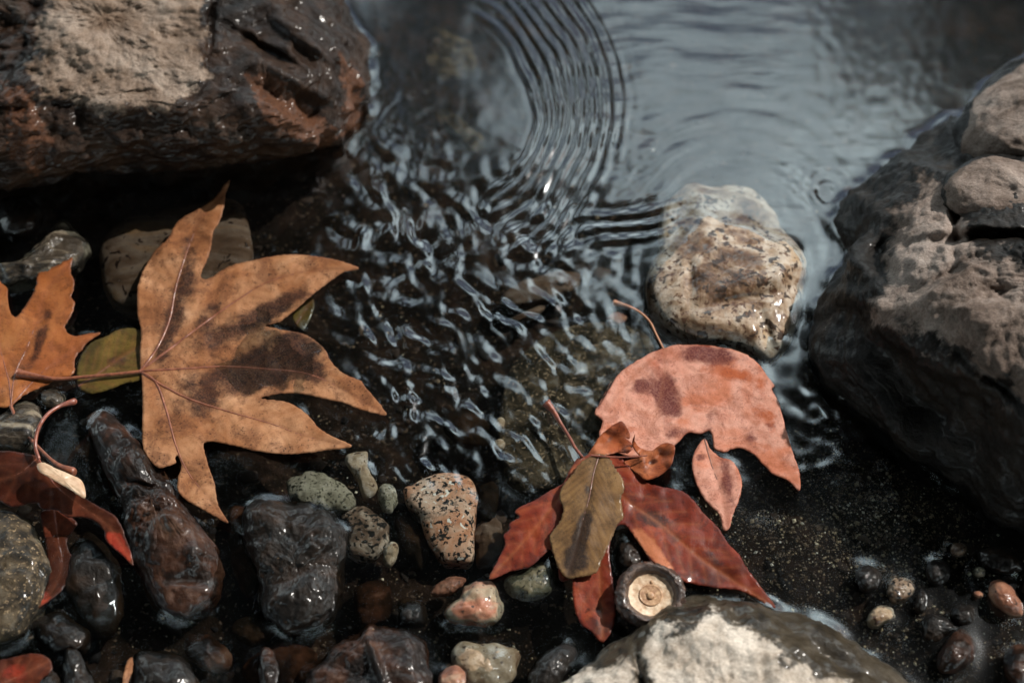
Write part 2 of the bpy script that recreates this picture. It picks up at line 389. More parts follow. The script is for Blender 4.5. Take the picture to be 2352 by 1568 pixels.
# big rocks
stone('boulder', 'huge rust brown boulder with a dry sandy top filling the top left corner', 'boulder',
      [(-320, -300), (200, -360), (600, -300), (740, -160), (765, -40), (800, 50), (832, 140), (828, 230), (790, 305), (740, 340), (680, 362), (560, 385), (400, 395), (230, 402), (90, 425), (-80, 430), (-280, 350), (-380, 80)],
      58, 'boulder', z0=-4, depth=70, p=3.0, q=2.6, seg=340, rings=150, center=(240, 40), amp=.035, nscale=1.6, fine=.034, crease=.5,
      bumps=[(675, 178, 95, 26, 27, 9), (640, 140, 120, 12, 33, -7), (700, 95, 80, 22, 35, 8), (600, 260, 90, 30, 35, 4), (560, 120, 60, 160, 8, -3), (640, 20, 60, 30, 40, 6), (150, 60, 80, 90, 0, 5), (330, 240, 160, 26, 5, 5), (720, 250, 60, 40, 30, -6), (480, 60, 8, 90, 4, -4)],
      dry=[C1([(330, -300), (340, 30), (250, 240), (180, 420), (300, 600), (500, 690), (800, 690), (1000, 665), (1200, 625), (1262, 545), (1220, 470), (1250, 300), (1305, 200), (1300, 0), (1290, -300)])],
      algae=[C1([(1560, 460), (1750, 480), (1900, 620), (2080, 760), (2200, 880), (2050, 960), (1850, 880), (1650, 740)]), C1([(2150, 300), (2320, 500), (2300, 850), (2160, 900), (2200, 600)]), C1([(0, 500), (200, 600), (350, 900), (250, 1150), (50, 1000)])])
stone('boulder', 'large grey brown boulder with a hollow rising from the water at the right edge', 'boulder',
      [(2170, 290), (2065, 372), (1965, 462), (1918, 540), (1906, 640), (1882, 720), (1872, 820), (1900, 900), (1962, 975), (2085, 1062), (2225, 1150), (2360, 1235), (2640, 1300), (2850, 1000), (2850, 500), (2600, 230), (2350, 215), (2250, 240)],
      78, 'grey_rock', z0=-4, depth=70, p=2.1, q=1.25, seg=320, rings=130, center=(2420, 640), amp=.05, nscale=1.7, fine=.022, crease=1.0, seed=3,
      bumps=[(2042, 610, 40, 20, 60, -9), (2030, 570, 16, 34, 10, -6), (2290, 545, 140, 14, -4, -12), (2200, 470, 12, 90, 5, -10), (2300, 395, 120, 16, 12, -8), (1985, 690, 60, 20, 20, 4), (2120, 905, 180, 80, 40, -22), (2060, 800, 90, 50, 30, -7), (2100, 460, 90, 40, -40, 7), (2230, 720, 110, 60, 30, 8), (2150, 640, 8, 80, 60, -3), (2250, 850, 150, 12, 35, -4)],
      dry=[[(2120, 425), (2160, 415), (2190, 460), (2220, 560), (2400, 610), (2800, 640), (2800, 1100), (2400, 950), (2250, 850), (2140, 770), (2030, 730), (2010, 690), (2030, 650), (2050, 560), (2055, 490)]])  # pale area follows the lit part; outside it, wet rock plus painted-in shade
stone('boulder', 'round mottled brown rock in the upper right corner resting on the big grey boulder', 'boulder',
      [(2185, 300), (2222, 235), (2285, 172), (2360, 125), (2520, 60), (2720, 100), (2720, 420), (2520, 450), (2360, 420), (2262, 405), (2192, 370)],
      44, 'grey_rock', z0=8, depth=50, seg=150, rings=50, amp=.05, fine=.03, seed=5, dryz=26, crease=.6)
stone('boulder', 'low brown rock at the right edge just below the round mottled rock', 'boulder',
      [(2160, 465), (2178, 400), (2240, 358), (2360, 362), (2520, 375), (2620, 470), (2520, 545), (2360, 530), (2230, 512), (2180, 492)],
      26, 'grey_rock', z0=40, depth=45, seg=130, rings=40, amp=.06, fine=.035, seed=7, dryz=50, crease=.6)
stone('boulder', 'pale limestone boulder with dark wet edge cut by the bottom of the frame', 'boulder',
      [(1215, 1640), (1290, 1565), (1380, 1508), (1450, 1442), (1515, 1388), (1600, 1362), (1700, 1374), (1790, 1402), (1905, 1445), (2000, 1503), (2085, 1575), (2130, 1680), (1980, 1850), (1600, 1900), (1280, 1800)],
      26, 'pale_rock', z0=-2, depth=40, p=2.3, seg=260, rings=90, center=(1660, 1620), amp=.03, fine=.028, seed=9, crease=.5,
      bumps=[(1470, 1560, 10, 70, -8, -6), (1700, 1470, 120, 40, 15, 3), (1900, 1500, 120, 18, 32, -4), (1800, 1560, 60, 90, 0, 3)],
      dry=[B1([(400, 1568), (560, 1490), (700, 1470), (790, 1480), (830, 1568), (840, 1900), (200, 1900)]), B1([(880, 1900), (865, 1400), (960, 1320), (1100, 1290), (1230, 1255), (1330, 1265), (1450, 1330), (1550, 1450), (1700, 1500), (1860, 1600), (1900, 1900)])])
# marbled stone and neighbours
stone('stone', 'large white and ochre marbled stone half out of the water by the right boulder', 'stone',
      B4([(540, 410), (560, 290), (640, 190), (700, 135), (770, 110), (850, 135), (1000, 135), (1120, 150), (1220, 230), (1300, 330), (1345, 420), (1420, 490), (1470, 580), (1478, 700), (1460, 860), (1420, 1060), (1340, 1200), (1240, 1255), (1120, 1215), (950, 1165), (760, 1150), (600, 1060), (500, 940), (455, 800), (455, 720), (500, 620), (540, 560)]),
      15, 'marble', z0=-8, depth=30, p=2.6, seg=220, rings=80, amp=.035, fine=.012, seed=12, crease=.22,
      bumps=[(1700, 490, 130, 70, 0, -6.3), (1560, 510, 50, 60, 0, -5), (1740, 640, 90, 26, -18, 4.5), (1690, 690, 130, 9, -12, -1.3), (1800, 600, 26, 70, 10, 3), (1650, 740, 80, 30, 5, 3), (1760, 760, 50, 14, 70, -3), (1585, 640, 12, 60, 0, -2)])
stone('stone', 'smooth brown banded stone under the top lobe of the big tan leaf', 'stone',
      C2([(640, 560), (700, 430), (800, 350), (1000, 305), (1250, 260), (1450, 225), (1550, 280), (1590, 400), (1620, 590), (1560, 700), (1350, 800), (1050, 930), (860, 940), (730, 900), (670, 800), (650, 680)]),
      9, 'brown_stone', z0=-10, depth=25, p=3.2, seg=140, rings=40, amp=.03, seed=14, bumps=[(420, 560, 110, 12, -14, 2), (500, 560, 30, 60, 0, -1)])
stone('stone', 'speckled pink and cream granite stone lying in clear shallow water at bottom centre', 'stone',
      C4([(1140, 450), (1190, 430), (1270, 385), (1360, 358), (1450, 362), (1530, 400), (1560, 470), (1555, 600), (1550, 740), (1545, 840), (1520, 880), (1450, 885), (1380, 880), (1330, 830), (1290, 770), (1255, 690), (1230, 600), (1160, 540)]),
      8, 'granite', z0=-9, depth=18, p=3.0, seg=110, rings=34, amp=.035, seed=15)
PB = [
 ('olive grey oval pebble between tan leaf tip and black wet rock', ell(735, 1131, 84, 44, 17), 6, -7, 'olive_pebble'),
 ('narrow pale green pebble standing above the oval pebble', C4([(810, 260), (870, 235), (925, 240), (935, 330), (975, 400), (990, 460), (950, 505), (915, 505), (880, 430), (840, 350), (805, 300)]), 6, -7, 'tan_pebble'),
 ('small grey brown pebble right of the narrow pale one', ell(890, 1143, 22, 35, -4), 5, -6, 'olive_pebble'),
 ('round black and tan speckled granite pebble beside the black wet rock', C4([(800, 600), (880, 550), (960, 570), (1030, 640), (1055, 700), (1045, 790), (980, 850), (900, 860), (830, 840), (815, 740)]), 6, -8, 'dark_granite'),
 ('tiny orange brown pebble below the speckled granite pebble', ell(897, 1272, 17, 30, 14), 5, -6, 'tan_pebble'),
 ('thin rosy striped pebble lying above the triangular pebble', ell(1029, 1346, 42, 19, -24), 5, -5, 'red_pebble'),
 ('triangular rose and green pebble breaking the surface', C4([(1380, 1160), (1450, 1080), (1530, 1000), (1600, 970), (1660, 990), (1690, 1070), (1712, 1150), (1690, 1210), (1620, 1232), (1500, 1225), (1390, 1200)]), 9, -4, 'two_tone'),
 ('dark green speckled pebble under the red leaf tip', C4([(1725, 980), (1790, 930), (1880, 890), (1970, 870), (2015, 930), (2010, 1000), (1960, 1060), (1880, 1092), (1790, 1075), (1735, 1030)]), 7, -5, 'green_granite'),
 ('pale speckled pebble with a wet shiny crown at the bottom edge', C4([(1430, 1390), (1470, 1330), (1600, 1345), (1720, 1360), (1800, 1400), (1805, 1480), (1760, 1560), (1650, 1640), (1520, 1620), (1440, 1500)]), 8, -6, 'tan_pebble'),
 ('small chestnut pebble with flat top at the bottom edge', C4([(1340, 1520), (1390, 1480), (1440, 1470), (1485, 1500), (1490, 1560), (1470, 1640), (1400, 1680), (1345, 1640), (1335, 1570)]), 9, -2, 'red_pebble'),
 ('glossy black oval pebble beside the pale boulder at the bottom edge', C4([(1850, 1530), (1900, 1440), (1990, 1370), (2070, 1330), (2130, 1370), (2120, 1450), (2060, 1540), (1950, 1640), (1870, 1640)]), 9, -4, 'wet_black'),
 ('square black pebble left of the triangular pebble', C4([(1105, 1180), (1110, 1110), (1160, 1085), (1250, 1105), (1280, 1170), (1265, 1230), (1180, 1245), (1115, 1230)]), 8, -7, 'wet_black'),
 ('large wet black rock with glossy rim below the olive oval pebble', C4([(250, 560), (300, 500), (400, 520), (520, 520), (650, 540), (760, 600), (815, 690), (815, 800), (790, 900), (780, 1000), (760, 1150), (700, 1260), (560, 1300), (400, 1270), (320, 1180), (310, 1000), (260, 850), (230, 700)]), 14, -5, 'wet_black'),
 ('broken rust brown rock with pale facet at the bottom edge', C4([(560, 1500), (700, 1400), (830, 1290), (950, 1235), (1080, 1260), (1200, 1320), (1260, 1400), (1285, 1520), (1270, 1680), (1100, 1760), (800, 1760), (580, 1680)]), 14, -5, 'wet_rust'),
 ('long glossy wet rock stretching down beside the big tan leaf', C3([(430, 250), (480, 205), (560, 230), (640, 300), (710, 380), (770, 480), (850, 560), (900, 680), (990, 780), (1060, 880), (1090, 960), (1090, 1080), (1040, 1180), (960, 1240), (850, 1230), (740, 1140), (690, 1000), (640, 880), (610, 740), (560, 620), (510, 500), (460, 370)]), 15, -5, 'wet_rust'),
 ('pale craggy ridge of rock above the orange leaf on the left', C2([(0, 650), (130, 600), (250, 500), (350, 390), (410, 350), (480, 400), (560, 480), (575, 560), (500, 660), (350, 720), (150, 760), (-20, 780), (-150, 720), (-120, 650)]), 12, -5, 'striped'),
 ('dark rock with pale streaks below the orange leaf base', C3([(0, 230), (60, 180), (140, 160), (200, 190), (215, 260), (180, 340), (130, 400), (40, 420), (-60, 410), (-90, 300)]), 12, -4, 'striped'),
 ('small mottled stone wedged against the orange leaf stem', ell(118, 915, 30, 24, 10), 8, -4, 'striped'),
 ('round moss brown rock on the left edge below the dark curled leaf', C3([(-60, 700), (40, 700), (120, 760), (190, 850), (230, 950), (235, 1080), (200, 1200), (120, 1300), (20, 1350), (-120, 1330), (-160, 1000)]), 18, -5, 'mossy'),
 ('small black block with a pale corner at the bottom left', C3([(690, 1410), (780, 1400), (900, 1430), (960, 1500), (990, 1600), (940, 1720), (780, 1740), (680, 1640), (670, 1500)]), 9, -4, 'wet_black'),
 ('long blue black rock in the bottom left corner', C3([(330, 1370), (390, 1400), (430, 1480), (470, 1560), (480, 1700), (400, 1760), (330, 1660), (320, 1500)]), 9, -3, 'wet_black'),
 ('big black wet rock filling the gap below the maroon curled leaf', ell(215, 1345, 62, 120, -12, .12), 9, -7, 'wet_black'),
 ('black wet rock between the mossy rock and the bottom left corner', ell(140, 1455, 70, 48, 20, .12), 9, -6, 'wet_black'),
 ('rust flecked dark rock below the long glossy wet rock', ell(480, 1500, 60, 36, 25, .12), 7, -6, 'wet_rust'),
 ('low black stone left of the broken rust brown rock', ell(585, 1440, 60, 36, -10, .12), 5, -6, 'wet_black'),
 ('dark brown stone under water right of the large wet black rock', ell(855, 1385, 44, 56, 15, .1), 5, -9, 'wet_rust'),
 ('dark smooth stone between the granite stone and the red leaf', ell(1120, 1150, 26, 44, 5, .1), 4, -9, 'wet_black'),
 ('blurred black stone at the bottom left beside the long blue black rock', C3([(200, 1530), (250, 1500), (300, 1540), (320, 1640), (260, 1720), (190, 1680)]), 9, -3, 'wet_black'),
 ('slim dark pebble standing on the right of the bottom left block', C3([(1300, 1400), (1340, 1385), (1380, 1440), (1390, 1540), (1350, 1640), (1300, 1600), (1290, 1500)]), 8, -3, 'wet_rust'),
 ('black rounded stone under the right lobe of the red leaf', B1([(725, 900), (740, 860), (800, 850), (850, 900), (880, 960), (850, 1000), (770, 1010), (725, 980)]), 8, -5, 'wet_black'),
 ('dim brown pebble behind the acorn cap', ell(1440, 1235, 28, 22, 0), 5, -8, 'brown_stone'),
 ('tiny white pebble uppermost of the two lying on the mossy slab', ell(1149, 972, 12, 14, 0), 4, -6, 'tan_pebble'),
 ('tiny cream triangular pebble lower of the two on the mossy slab', ell(1148, 1021, 14, 13, 20), 4, -6, 'tan_pebble'),
 ('small orange pebble under a ripple left of the marbled stone', C4([(0, 0)]) and ell(1418, 731, 22, 14, 0), 4, -6, 'red_pebble'),
 ('flat ochre stone drowned in the middle of the stream', C7([(1390, 580), (1500, 490), (1620, 450), (1760, 420), (1860, 440), (1880, 500), (1800, 560), (1680, 610), (1560, 640), (1420, 640)]), 6, -16, 'brown_stone'),
 ('small tan stone below the flat ochre drowned stone', C7([(1420, 730), (1500, 690), (1620, 640), (1650, 650), (1600, 710), (1500, 740), (1430, 760)]), 5, -15, 'brown_stone'),
 ('ochre crumbled stone under the ripples right of the rust boulder', C7([(1000, -540), (1080, -570), (1180, -480), (1260, -420), (1250, -320), (1180, -330), (1080, -440)]), 4, -38, 'mossy'),
 ('grey pebble half sunk in the right hand sand, left of the gold one', B2([(385, 1040), (400, 990), (450, 975), (505, 1000), (515, 1060), (480, 1110), (420, 1115)]), 7, -3, 'wet_black'),
 ('gold flecked pebble half sunk in the sand on the right', B2([(545, 1060), (570, 1035), (640, 1050), (685, 1085), (670, 1130), (620, 1165), (560, 1160), (540, 1110)]), 7, -3, 'dark_granite'),
 ('small pinkish pebble under the gold flecked pebble', B2([(440, 1260), (460, 1210), (520, 1180), (575, 1200), (580, 1240), (530, 1270), (470, 1290)]), 6, -3, 'tan_pebble'),
 ('glossy black round pebble above the gold flecked pebble', B2([(735, 1020), (745, 960), (800, 945), (845, 970), (855, 1030), (825, 1080), (770, 1085)]), 8, -3, 'wet_black'),
 ('small brown pebble with bright rim near the boulder foot', ell(2202, 1262, 20, 17, 0), 7, -3, 'brown_stone'),
 ('round black pebble with bright ring in the right hand gravel', B2([(860, 1220), (880, 1185), (940, 1175), (985, 1200), (985, 1250), (950, 1280), (890, 1275)]), 7, -3, 'wet_black'),
 ('pinkish brown cobble at the right edge near the bottom', B2([(1050, 1090), (1090, 1055), (1140, 1065), (1190, 1120), (1225, 1180), (1215, 1230), (1170, 1235), (1110, 1200), (1060, 1150)]), 10, -2, 'red_pebble'),
 ('dark red cobble in the bottom right corner', B2([(850, 1350), (900, 1300), (960, 1340), (985, 1400), (950, 1480), (880, 1520), (810, 1520), (800, 1440)]), 12, -3, 'wet_rust'),
 ('wide black stone in the water under the right boulder', B2([(1000, 920), (1060, 885), (1150, 890), (1210, 940), (1230, 1000), (1150, 1030), (1050, 1010), (1000, 970)]), 8, -3, 'wet_black'),
 ('upright black pebble left of the glossy round one', B2([(690, 1140), (715, 1095), (740, 1120), (740, 1190), (710, 1225), (680, 1200)]), 6, -2, 'wet_black'),
 ('pale grey small pebble left of the pinkish brown cobble', ell(2250, 1313, 15, 13, 0), 6, -3, 'olive_pebble'),
 ('tiny rosy pebble just left of the pinkish brown cobble', ell(2247, 1364, 13, 8, 10), 5, -2, 'red_pebble'),
 ('dark brown cobble at the right edge by the bottom corner', ell(2345, 1530, 40, 50, 0), 12, -3, 'wet_rust'),
 ('black cobble on the right edge above the pinkish brown cobble', ell(2375, 1340, 26, 24, 0), 9, -2, 'wet_black'),
 ('small pebble with ochre spots wet against the pale boulder', B2([(415, 1510), (440, 1480), (500, 1460), (525, 1500), (500, 1540), (440, 1550)]), 7, -1, 'dark_granite'),
 ('tilted black stone with bright edge above the dark red cobble', B2([(720, 1290), (740, 1225), (820, 1240), (900, 1290), (850, 1340), (780, 1370), (730, 1350)]), 6, -3, 'wet_black'),
 ('drowned slate blue stone left of the mossy slab', ell(1075, 985, 60, 40, 15), 6, -12, 'wet_black'),
 ('drowned dark stone beside the granite stone', ell(945, 1240, 30, 70, -20), 6, -13, 'wet_black'),
 ('mossy drowned stone right of the granite stone', ell(1215, 1085, 55, 50, 0), 6, -11, 'mossy'),
 ('dark drowned stone at the foot of the granite stone', ell(1120, 1240, 32, 60, 12), 5, -12, 'brown_stone'),
 ('dim brown stone deep between the two black wet rocks', ell(560, 1260, 40, 110, -8), 7, -14, 'wet_rust'),
 ('dim rock sunk at bottom centre left of the rust brown rock', ell(640, 1530, 90, 50, -15), 7, -10, 'wet_rust'),
 ('wet black stone on the left edge below the pale ridge', ell(40, 500, 60, 50, 0), 12, -8, 'wet_black'),
 ('ashen drowned stone under the top edge ripples', ell(1010, 120, 90, 60, 30), 4, -42, 'mossy'),
 ('brown drowned stone right of the rust boulder', ell(960, 300, 120, 80, 60), 4, -42, 'mossy'),
]
BIG = {12: dict(seg=170, rings=56, crease=.7, amp=.07, fine=.035, bumps=[(640, 1190, 60, 30, 0, 2), (750, 1220, 40, 50, 0, 4), (710, 1300, 110, 16, -35, -2), (680, 1400, 80, 50, 0, 2)]),
       13: dict(seg=170, rings=56, crease=.6, fine=.035, bumps=[(870, 1530, 10, 90, -20, 4), (930, 1520, 40, 60, 0, 1), (760, 1560, 90, 70, 0, -3)]),
       14: dict(seg=200, rings=56, crease=.7, amp=.07, fine=.04, center=(345, 1140), bumps=[(300, 1010, 40, 70, -30, 3), (330, 1110, 40, 8, 10, -3), (400, 1190, 40, 26, 40, 4), (450, 1270, 30, 26, 40, 5), (350, 1180, 8, 60, 60, -3), (430, 1330, 60, 14, 0, -3)]),
       15: dict(seg=150, rings=44, crease=.9, amp=.09, fine=.03), 18: dict(seg=120, rings=36, crease=.4, fine=.02)}
stone('slab', 'flat moss speckled slab under shallow water left of the pink leaf', 'stone slab',
      [(1150, 930), (1190, 820), (1290, 755), (1400, 742), (1490, 770), (1505, 840), (1430, 880), (1390, 960), (1360, 1060), (1290, 1120), (1200, 1110), (1150, 1030)],
      4, 'mossy', z0=-8, depth=20, p=4, seg=120, rings=40, amp=.02, fine=.006, seed=20)
for i, (lab, ol, h, z0, mt) in enumerate(PB):
    big = i in BIG or len(ol) > 16
    kw = dict(seg=64, rings=20, amp=.13, crease=.45, fine=.025); kw.update(BIG.get(i, {}))
    nm = 'rock' if i in (12, 13, 14, 15, 16, 18, 20) else ('pebble' if 'pebble' in lab else 'stone')
    stone(nm, lab, nm, ol, h, mt, z0=z0, seed=30+i, **kw)

# ------------------------------------------------------------------ stream bed
def bed_z(x, y):
    p = np.stack([x, y, np.zeros_like(x)], -1); v = V(p); vx, vy = v[..., 0], v[..., 1]
    z = -26+0*vx
    z = z-16*smooth(520, 0, vy)*smooth(700, 1100, vx)
    z = z+9*smooth(950, 1250, vy)
    z = z+15*np.exp(-((vx-1980)/330)**2-((vy-1210)/210)**2)
    z = z+8*np.exp(-((vx-2200)/250)**2-((vy-1480)/120)**2)
    z = z+3.0*fbm(p*22, 4)+.8*fbm(p*120, 3)
    return np.minimum(z, -3.5)*1e-3
def warp_axis(lo, hi, n, far, m):
    a = np.linspace(lo, hi, n); st = (hi-lo)/(n-1); g = np.geomspace(st, far, m)
    return np.r_[(lo-g)[::-1], a, hi+g]
def grid_mesh(xs, ys):
    nx, ny = len(xs), len(ys); i = np.arange(nx*ny).reshape(ny, nx)
    return np.stack([i[:-1, :-1], i[:-1, 1:], i[1:, 1:], i[1:, :-1]], -1).reshape(-1, 4)
def fast_grid(name, X, Y, Z, mat, faces):
    me = bpy.data.meshes.new(name); n = X.size; me.vertices.add(n)
    me.vertices.foreach_set('co', np.stack([X.ravel(), Y.ravel(), Z.ravel()], -1).astype(np.float32).ravel())
    me.loops.add(faces.size); me.loops.foreach_set('vertex_index', faces.ravel().astype(np.int32))
    me.polygons.add(len(faces)); me.polygons.foreach_set('loop_start', np.arange(0, faces.size, 4, dtype=np.int32))
    me.polygons.foreach_set('loop_total', np.full(len(faces), 4, np.int32)); me.polygons.foreach_set('use_smooth', np.ones(len(faces), bool))
    me.update(); me.validate(); me.materials.append(mat)
    o = bpy.data.objects.new(name, me); COL.objects.link(o); return o
bm_ = NT('dark_stream_bed')
c = bm_.ramp(bm_.noise(45, 9, .65, .6), [(.3, (.002, .0016, .0014)), (.48, (.007, .0045, .003)), (.6, (.02, .011, .007)), (.75, (.05, .028, .018))])
c = bm_.mix(bm_.mapr(bm_.noise(420, 4, .6), .6, .68), c, (.1, .065, .04))
pp = bm_.node('ShaderNodeBsdfPrincipled', {'Base Color': c, 'Specular IOR Level': .03, 'Roughness': .8, 'Normal': bm_.bump(bm_.noise(240, 8, .7), .002)})
bm_.link(pp.outputs[0], bm_.out.inputs[0])
bx = warp_axis(-.36, .36, 330, 60, 26); by = warp_axis(-.28, .34, 280, 60, 26)
X, Y = np.meshgrid(bx, by)
bed = fast_grid('stream_bed', X, Y, bed_z(X, Y), bm_.m, grid_mesh(bx, by)); bed['kind'] = 'structure'

# gravel and sand grains
def scatter(name, label, cat, pts, rad, mat, ico=True, squash=.65):
    if ico:
        bmx = bmesh.new(); bmesh.ops.create_icosphere(bmx, subdivisions=2, radius=1); base = np.array([v.co[:] for v in bmx.verts]); bf = np.array([[v.index for v in f.verts] for f in bmx.faces]); bmx.free()
    else:
        base = np.array([(1, 0, 0), (-1, 0, 0), (0, 1, 0), (0, -1, 0), (0, 0, 1), (0, 0, -1.0)]); bf = np.array([(0, 2, 4), (2, 1, 4), (1, 3, 4), (3, 0, 4), (2, 0, 5), (1, 2, 5), (3, 1, 5), (0, 3, 5)])
    vs = []; fs = []; rn = []
    for i, (p, r) in enumerate(zip(pts, rad)):
        a = RS.uniform(0, 6.28); s = RS.uniform(.55, 1.25, 3)*[1, 1, squash]
        b = base*s
        if ico: b = b*(1+.55*noise(base*1.5+RS.uniform(0, 90, 3)))[:, None]
        b = b*r; ca, sa = math.cos(a), math.sin(a)
        vs.append(np.stack([b[:, 0]*ca-b[:, 1]*sa, b[:, 0]*sa+b[:, 1]*ca, b[:, 2]], -1)+p); fs.append(bf+i*len(base)); rn.append(np.full(len(base), RS.rand()))
    o = mesh_obj(name, np.vstack(vs), np.vstack(fs), mat, origin=[0, 0, 0], attrs={'rnd': np.concatenate(rn)}, smoothsh=ico)
    tagged(o, label, cat, None, 'stuff'); return o
def grain_mat(name, stops, rough=.35):
    n = NT(name); col = n.ramp(n.attr('rnd'), stops)
    col = n.mix(n.mapr(n.noise(900, 4, .6), .35, .65, 0, .6), col, n.mix(1.0, col, (.4, .36, .33), 'MULTIPLY'))
    p = n.node('ShaderNodeBsdfPrincipled', {'Base Color': col, 'Specular IOR Level': .08, 'Roughness': rough}); n.link(p.outputs[0], n.out.inputs[0]); return n.m
gm = grain_mat('gravel_mix', rough=.7, stops=[(0, (.006, .005, .005)), (.5, (.015, .011, .008)), (.75, (.035, .022, .015)), (.92, (.07, .045, .03)), (1, (.16, .11, .07))])
gv = RS.uniform([-150, -100], [2500, 1700], (2300, 2)); gp = P(gv, -.02); gp[:, 2] = bed_z(gp[:, 0], gp[:, 1])
scatter('gravel', 'dark brown gravel covering the stream bed', 'gravel', gp, RS.gamma(1.6, .8, len(gp)).clip(.5, 4.5)*1e-3, gm, squash=.38)
sm_ = grain_mat('sand_grains', [(0, (.09, .06, .04)), (.6, (.22, .16, .1)), (.85, (.5, .38, .22)), (.96, (.8, .7, .5)), (1, (.95, .9, .8))], .3)
sv = np.vstack([RS.normal([1990, 1200], [200, 120], (6500, 2)), RS.normal([2120, 1480], [160, 70], (900, 2)), RS.normal([950, 860], [130, 160], (260, 2)), RS.uniform([600, 1050], [1750, 1567], (900, 2)), RS.uniform([1250, 150], [1900, 500], (120, 2)), RS.uniform([100, 1200], [1000, 1500], (300, 2))])
sp_ = P(sv, -.01); sp_[:, 2] = bed_z(sp_[:, 0], sp_[:, 1])+.0006
scatter('sand', 'pale and golden sand grains glinting on the dark bed', 'sand', sp_, (RS.gamma(1.5, .17, len(sp_))+.12).clip(.1, 1.3)*1e-3, sm_, ico=False, squash=.8)

# ------------------------------------------------------------------ leaves
def serrate(poly, amp, step, seed=0):
    d = np.r_[0, np.cumsum(np.linalg.norm(np.diff(poly, axis=0), axis=1))]; T = np.roll(poly, -1, 0)-np.roll(poly, 1, 0); T /= np.linalg.norm(T, axis=1)[:, None]+1e-9
    area = np.sum(poly[:, 0]*np.roll(poly[:, 1], -1)-np.roll(poly[:, 0], -1)*poly[:, 1]); N = np.stack([T[:, 1], -T[:, 0]], -1)*(1 if area > 0 else -1)
    ph = (d/step+.8*noise(np.stack([d/40, d*0, d*0+seed], -1))) % 1.0
    return poly+N*(amp*(ph**1.5-.4)*(0.7+.6*noise(np.stack([d/60, d*0+5, d*0+seed], -1))))[:, None]
def leaf(name, label, outline, zc, veins, mat, veinmat, stem=None, stem_r=None, spacing=5, serr=(2.0, 22), stains=(), patches=(), side=(30, 45, .9), seed=0, quilt=.55, wave=.8, zs=60, vein_r=.55, extra=None, group='fallen leaves in the stream', stem_z=None, cat='leaf', open_rim=2):
    dense = catmull(outline, 3.0); n = max(60, int(np.linalg.norm(np.diff(np.vstack([dense, dense[:1]]), axis=0), axis=1).sum()/3.6))
    poly = resample(dense, n)
    poly = serrate(poly, serr[0], serr[1], seed)+.5*np.stack([noise(v3(poly, 9, seed)), noise(v3(poly, 9, seed+7))], -1)*1.5
    lo, hi = poly.min(0), poly.max(0)
    gx, gy = np.meshgrid(np.arange(lo[0], hi[0], spacing), np.arange(lo[1], hi[1], spacing*.87)); gx[1::2] += spacing/2
    g = np.stack([gx.ravel(), gy.ravel()], -1)+RS.uniform(-.18, .18, (gx.size, 2))*spacing
    g = g[inside(g, poly)]; g = g[segdist(g, poly, True) > spacing*.55]
    allv = np.vstack([poly, g]); edges = [(i, (i+1) % n) for i in range(n)]
    r = delaunay_2d_cdt([Vector(p) for p in allv], edges, [], 1, 1e-4)
    pv = np.array([p[:] for p in r[0]]); faces = [f for f in r[2]]
    zc = np.array(zc, float)
    vdense = [catmull(np.asarray(v, float), 5, closed=False) for v in veins]
    def zf(v):
        v = np.atleast_2d(np.asarray(v, float)); d2 = ((v[:, None]-zc[None, :, :2])**2).sum(2); w = 1/(d2+zs**2)**1.7
        z = (w*zc[None, :, 2]).sum(1)/w.sum(1)
        dv = np.full(len(v), 1e9)
        for vd in vdense: dv = np.minimum(dv, segdist(v, vd))
        return z+wave*fbm(v3(v, 75, seed), 3)+quilt*(1-np.exp(-dv/11))+.08*noise(v3(v, 20, seed))
    # side veins
    sides = []
    for k, vd in enumerate(vdense):
        step = max(2, int(side[0]/5)); off = step
        others = [o for j, o in enumerate(vdense) if j != k]
        for i in range(off, len(vd)-2, step):
            T = vd[min(i+1, len(vd)-1)]-vd[i-1]; T = T/np.linalg.norm(T)
            for sg in (-1, 1):
                a = math.radians(side[1])*sg; p = vd[i].copy(); pl = [p.copy()]; remain = 1-i/len(vd)
                L = side[2]*150
                for q in range(int(L/6)):
                    ca, sa = math.cos(a), math.sin(a); dd = np.array([T[0]*ca-T[1]*sa, T[0]*sa+T[1]*ca]); p = p+dd*6; a *= .985
                    a += .02*RS.normal()
                    if not inside(p[None], poly)[0] or segdist(p[None], poly, True)[0] < 3: break
                    if others and min(segdist(p[None], o)[0] for o in others) < 7: break
                    pl.append(p.copy())
                if len(pl) > 3: sides.append(np.array(pl))
    base = outline[0] if veins == [] else veins[0][0]
    zz = zf(pv); bz = float(zf([base])[0])*1e-3
    root = empty(name, P([base], bz)[0]); tagged(root, label, cat, group)
    de = segdist(pv, poly, True)
    dv = np.full(len(pv), 1e9)
    for vd in vdense: dv = np.minimum(dv, segdist(pv, vd))
    ds = np.full(len(pv), 1e9)
    for s_ in sides: ds = np.minimum(ds, segdist(pv, s_[::3] if len(s_) > 6 else s_))
    st = np.zeros(len(pv)); pt = np.zeros(len(pv))
    for arr, lst in ((st, stains), (pt, patches)):
        for (sx, sy, rx, ry, rot, k) in lst:
            ca, sa = math.cos(math.radians(rot)), math.sin(math.radians(rot)); dx, dy = pv[:, 0]-sx, pv[:, 1]-sy
            arr += k*np.exp(-(((ca*dx+sa*dy)/rx)**2+((-sa*dx+ca*dy)/ry)**2))
    zz = zz-.07*np.exp(-(ds/6)**2)
    wp = P(pv, zz*1e-3)
    at = {'stain': st, 'patch': pt, 'rim': np.exp(-de/open_rim), 'nearvein': np.maximum(np.exp(-dv/5), .55*np.exp(-ds/3.5))}
    bl = mesh_obj('blade', wp, faces, mat, root, attrs=at, solid=LEAVES)
    sd = bl.modifiers.new('thickness', 'SOLIDIFY'); sd.thickness = .0003; sd.offset = -1
    px = 2.0e-4
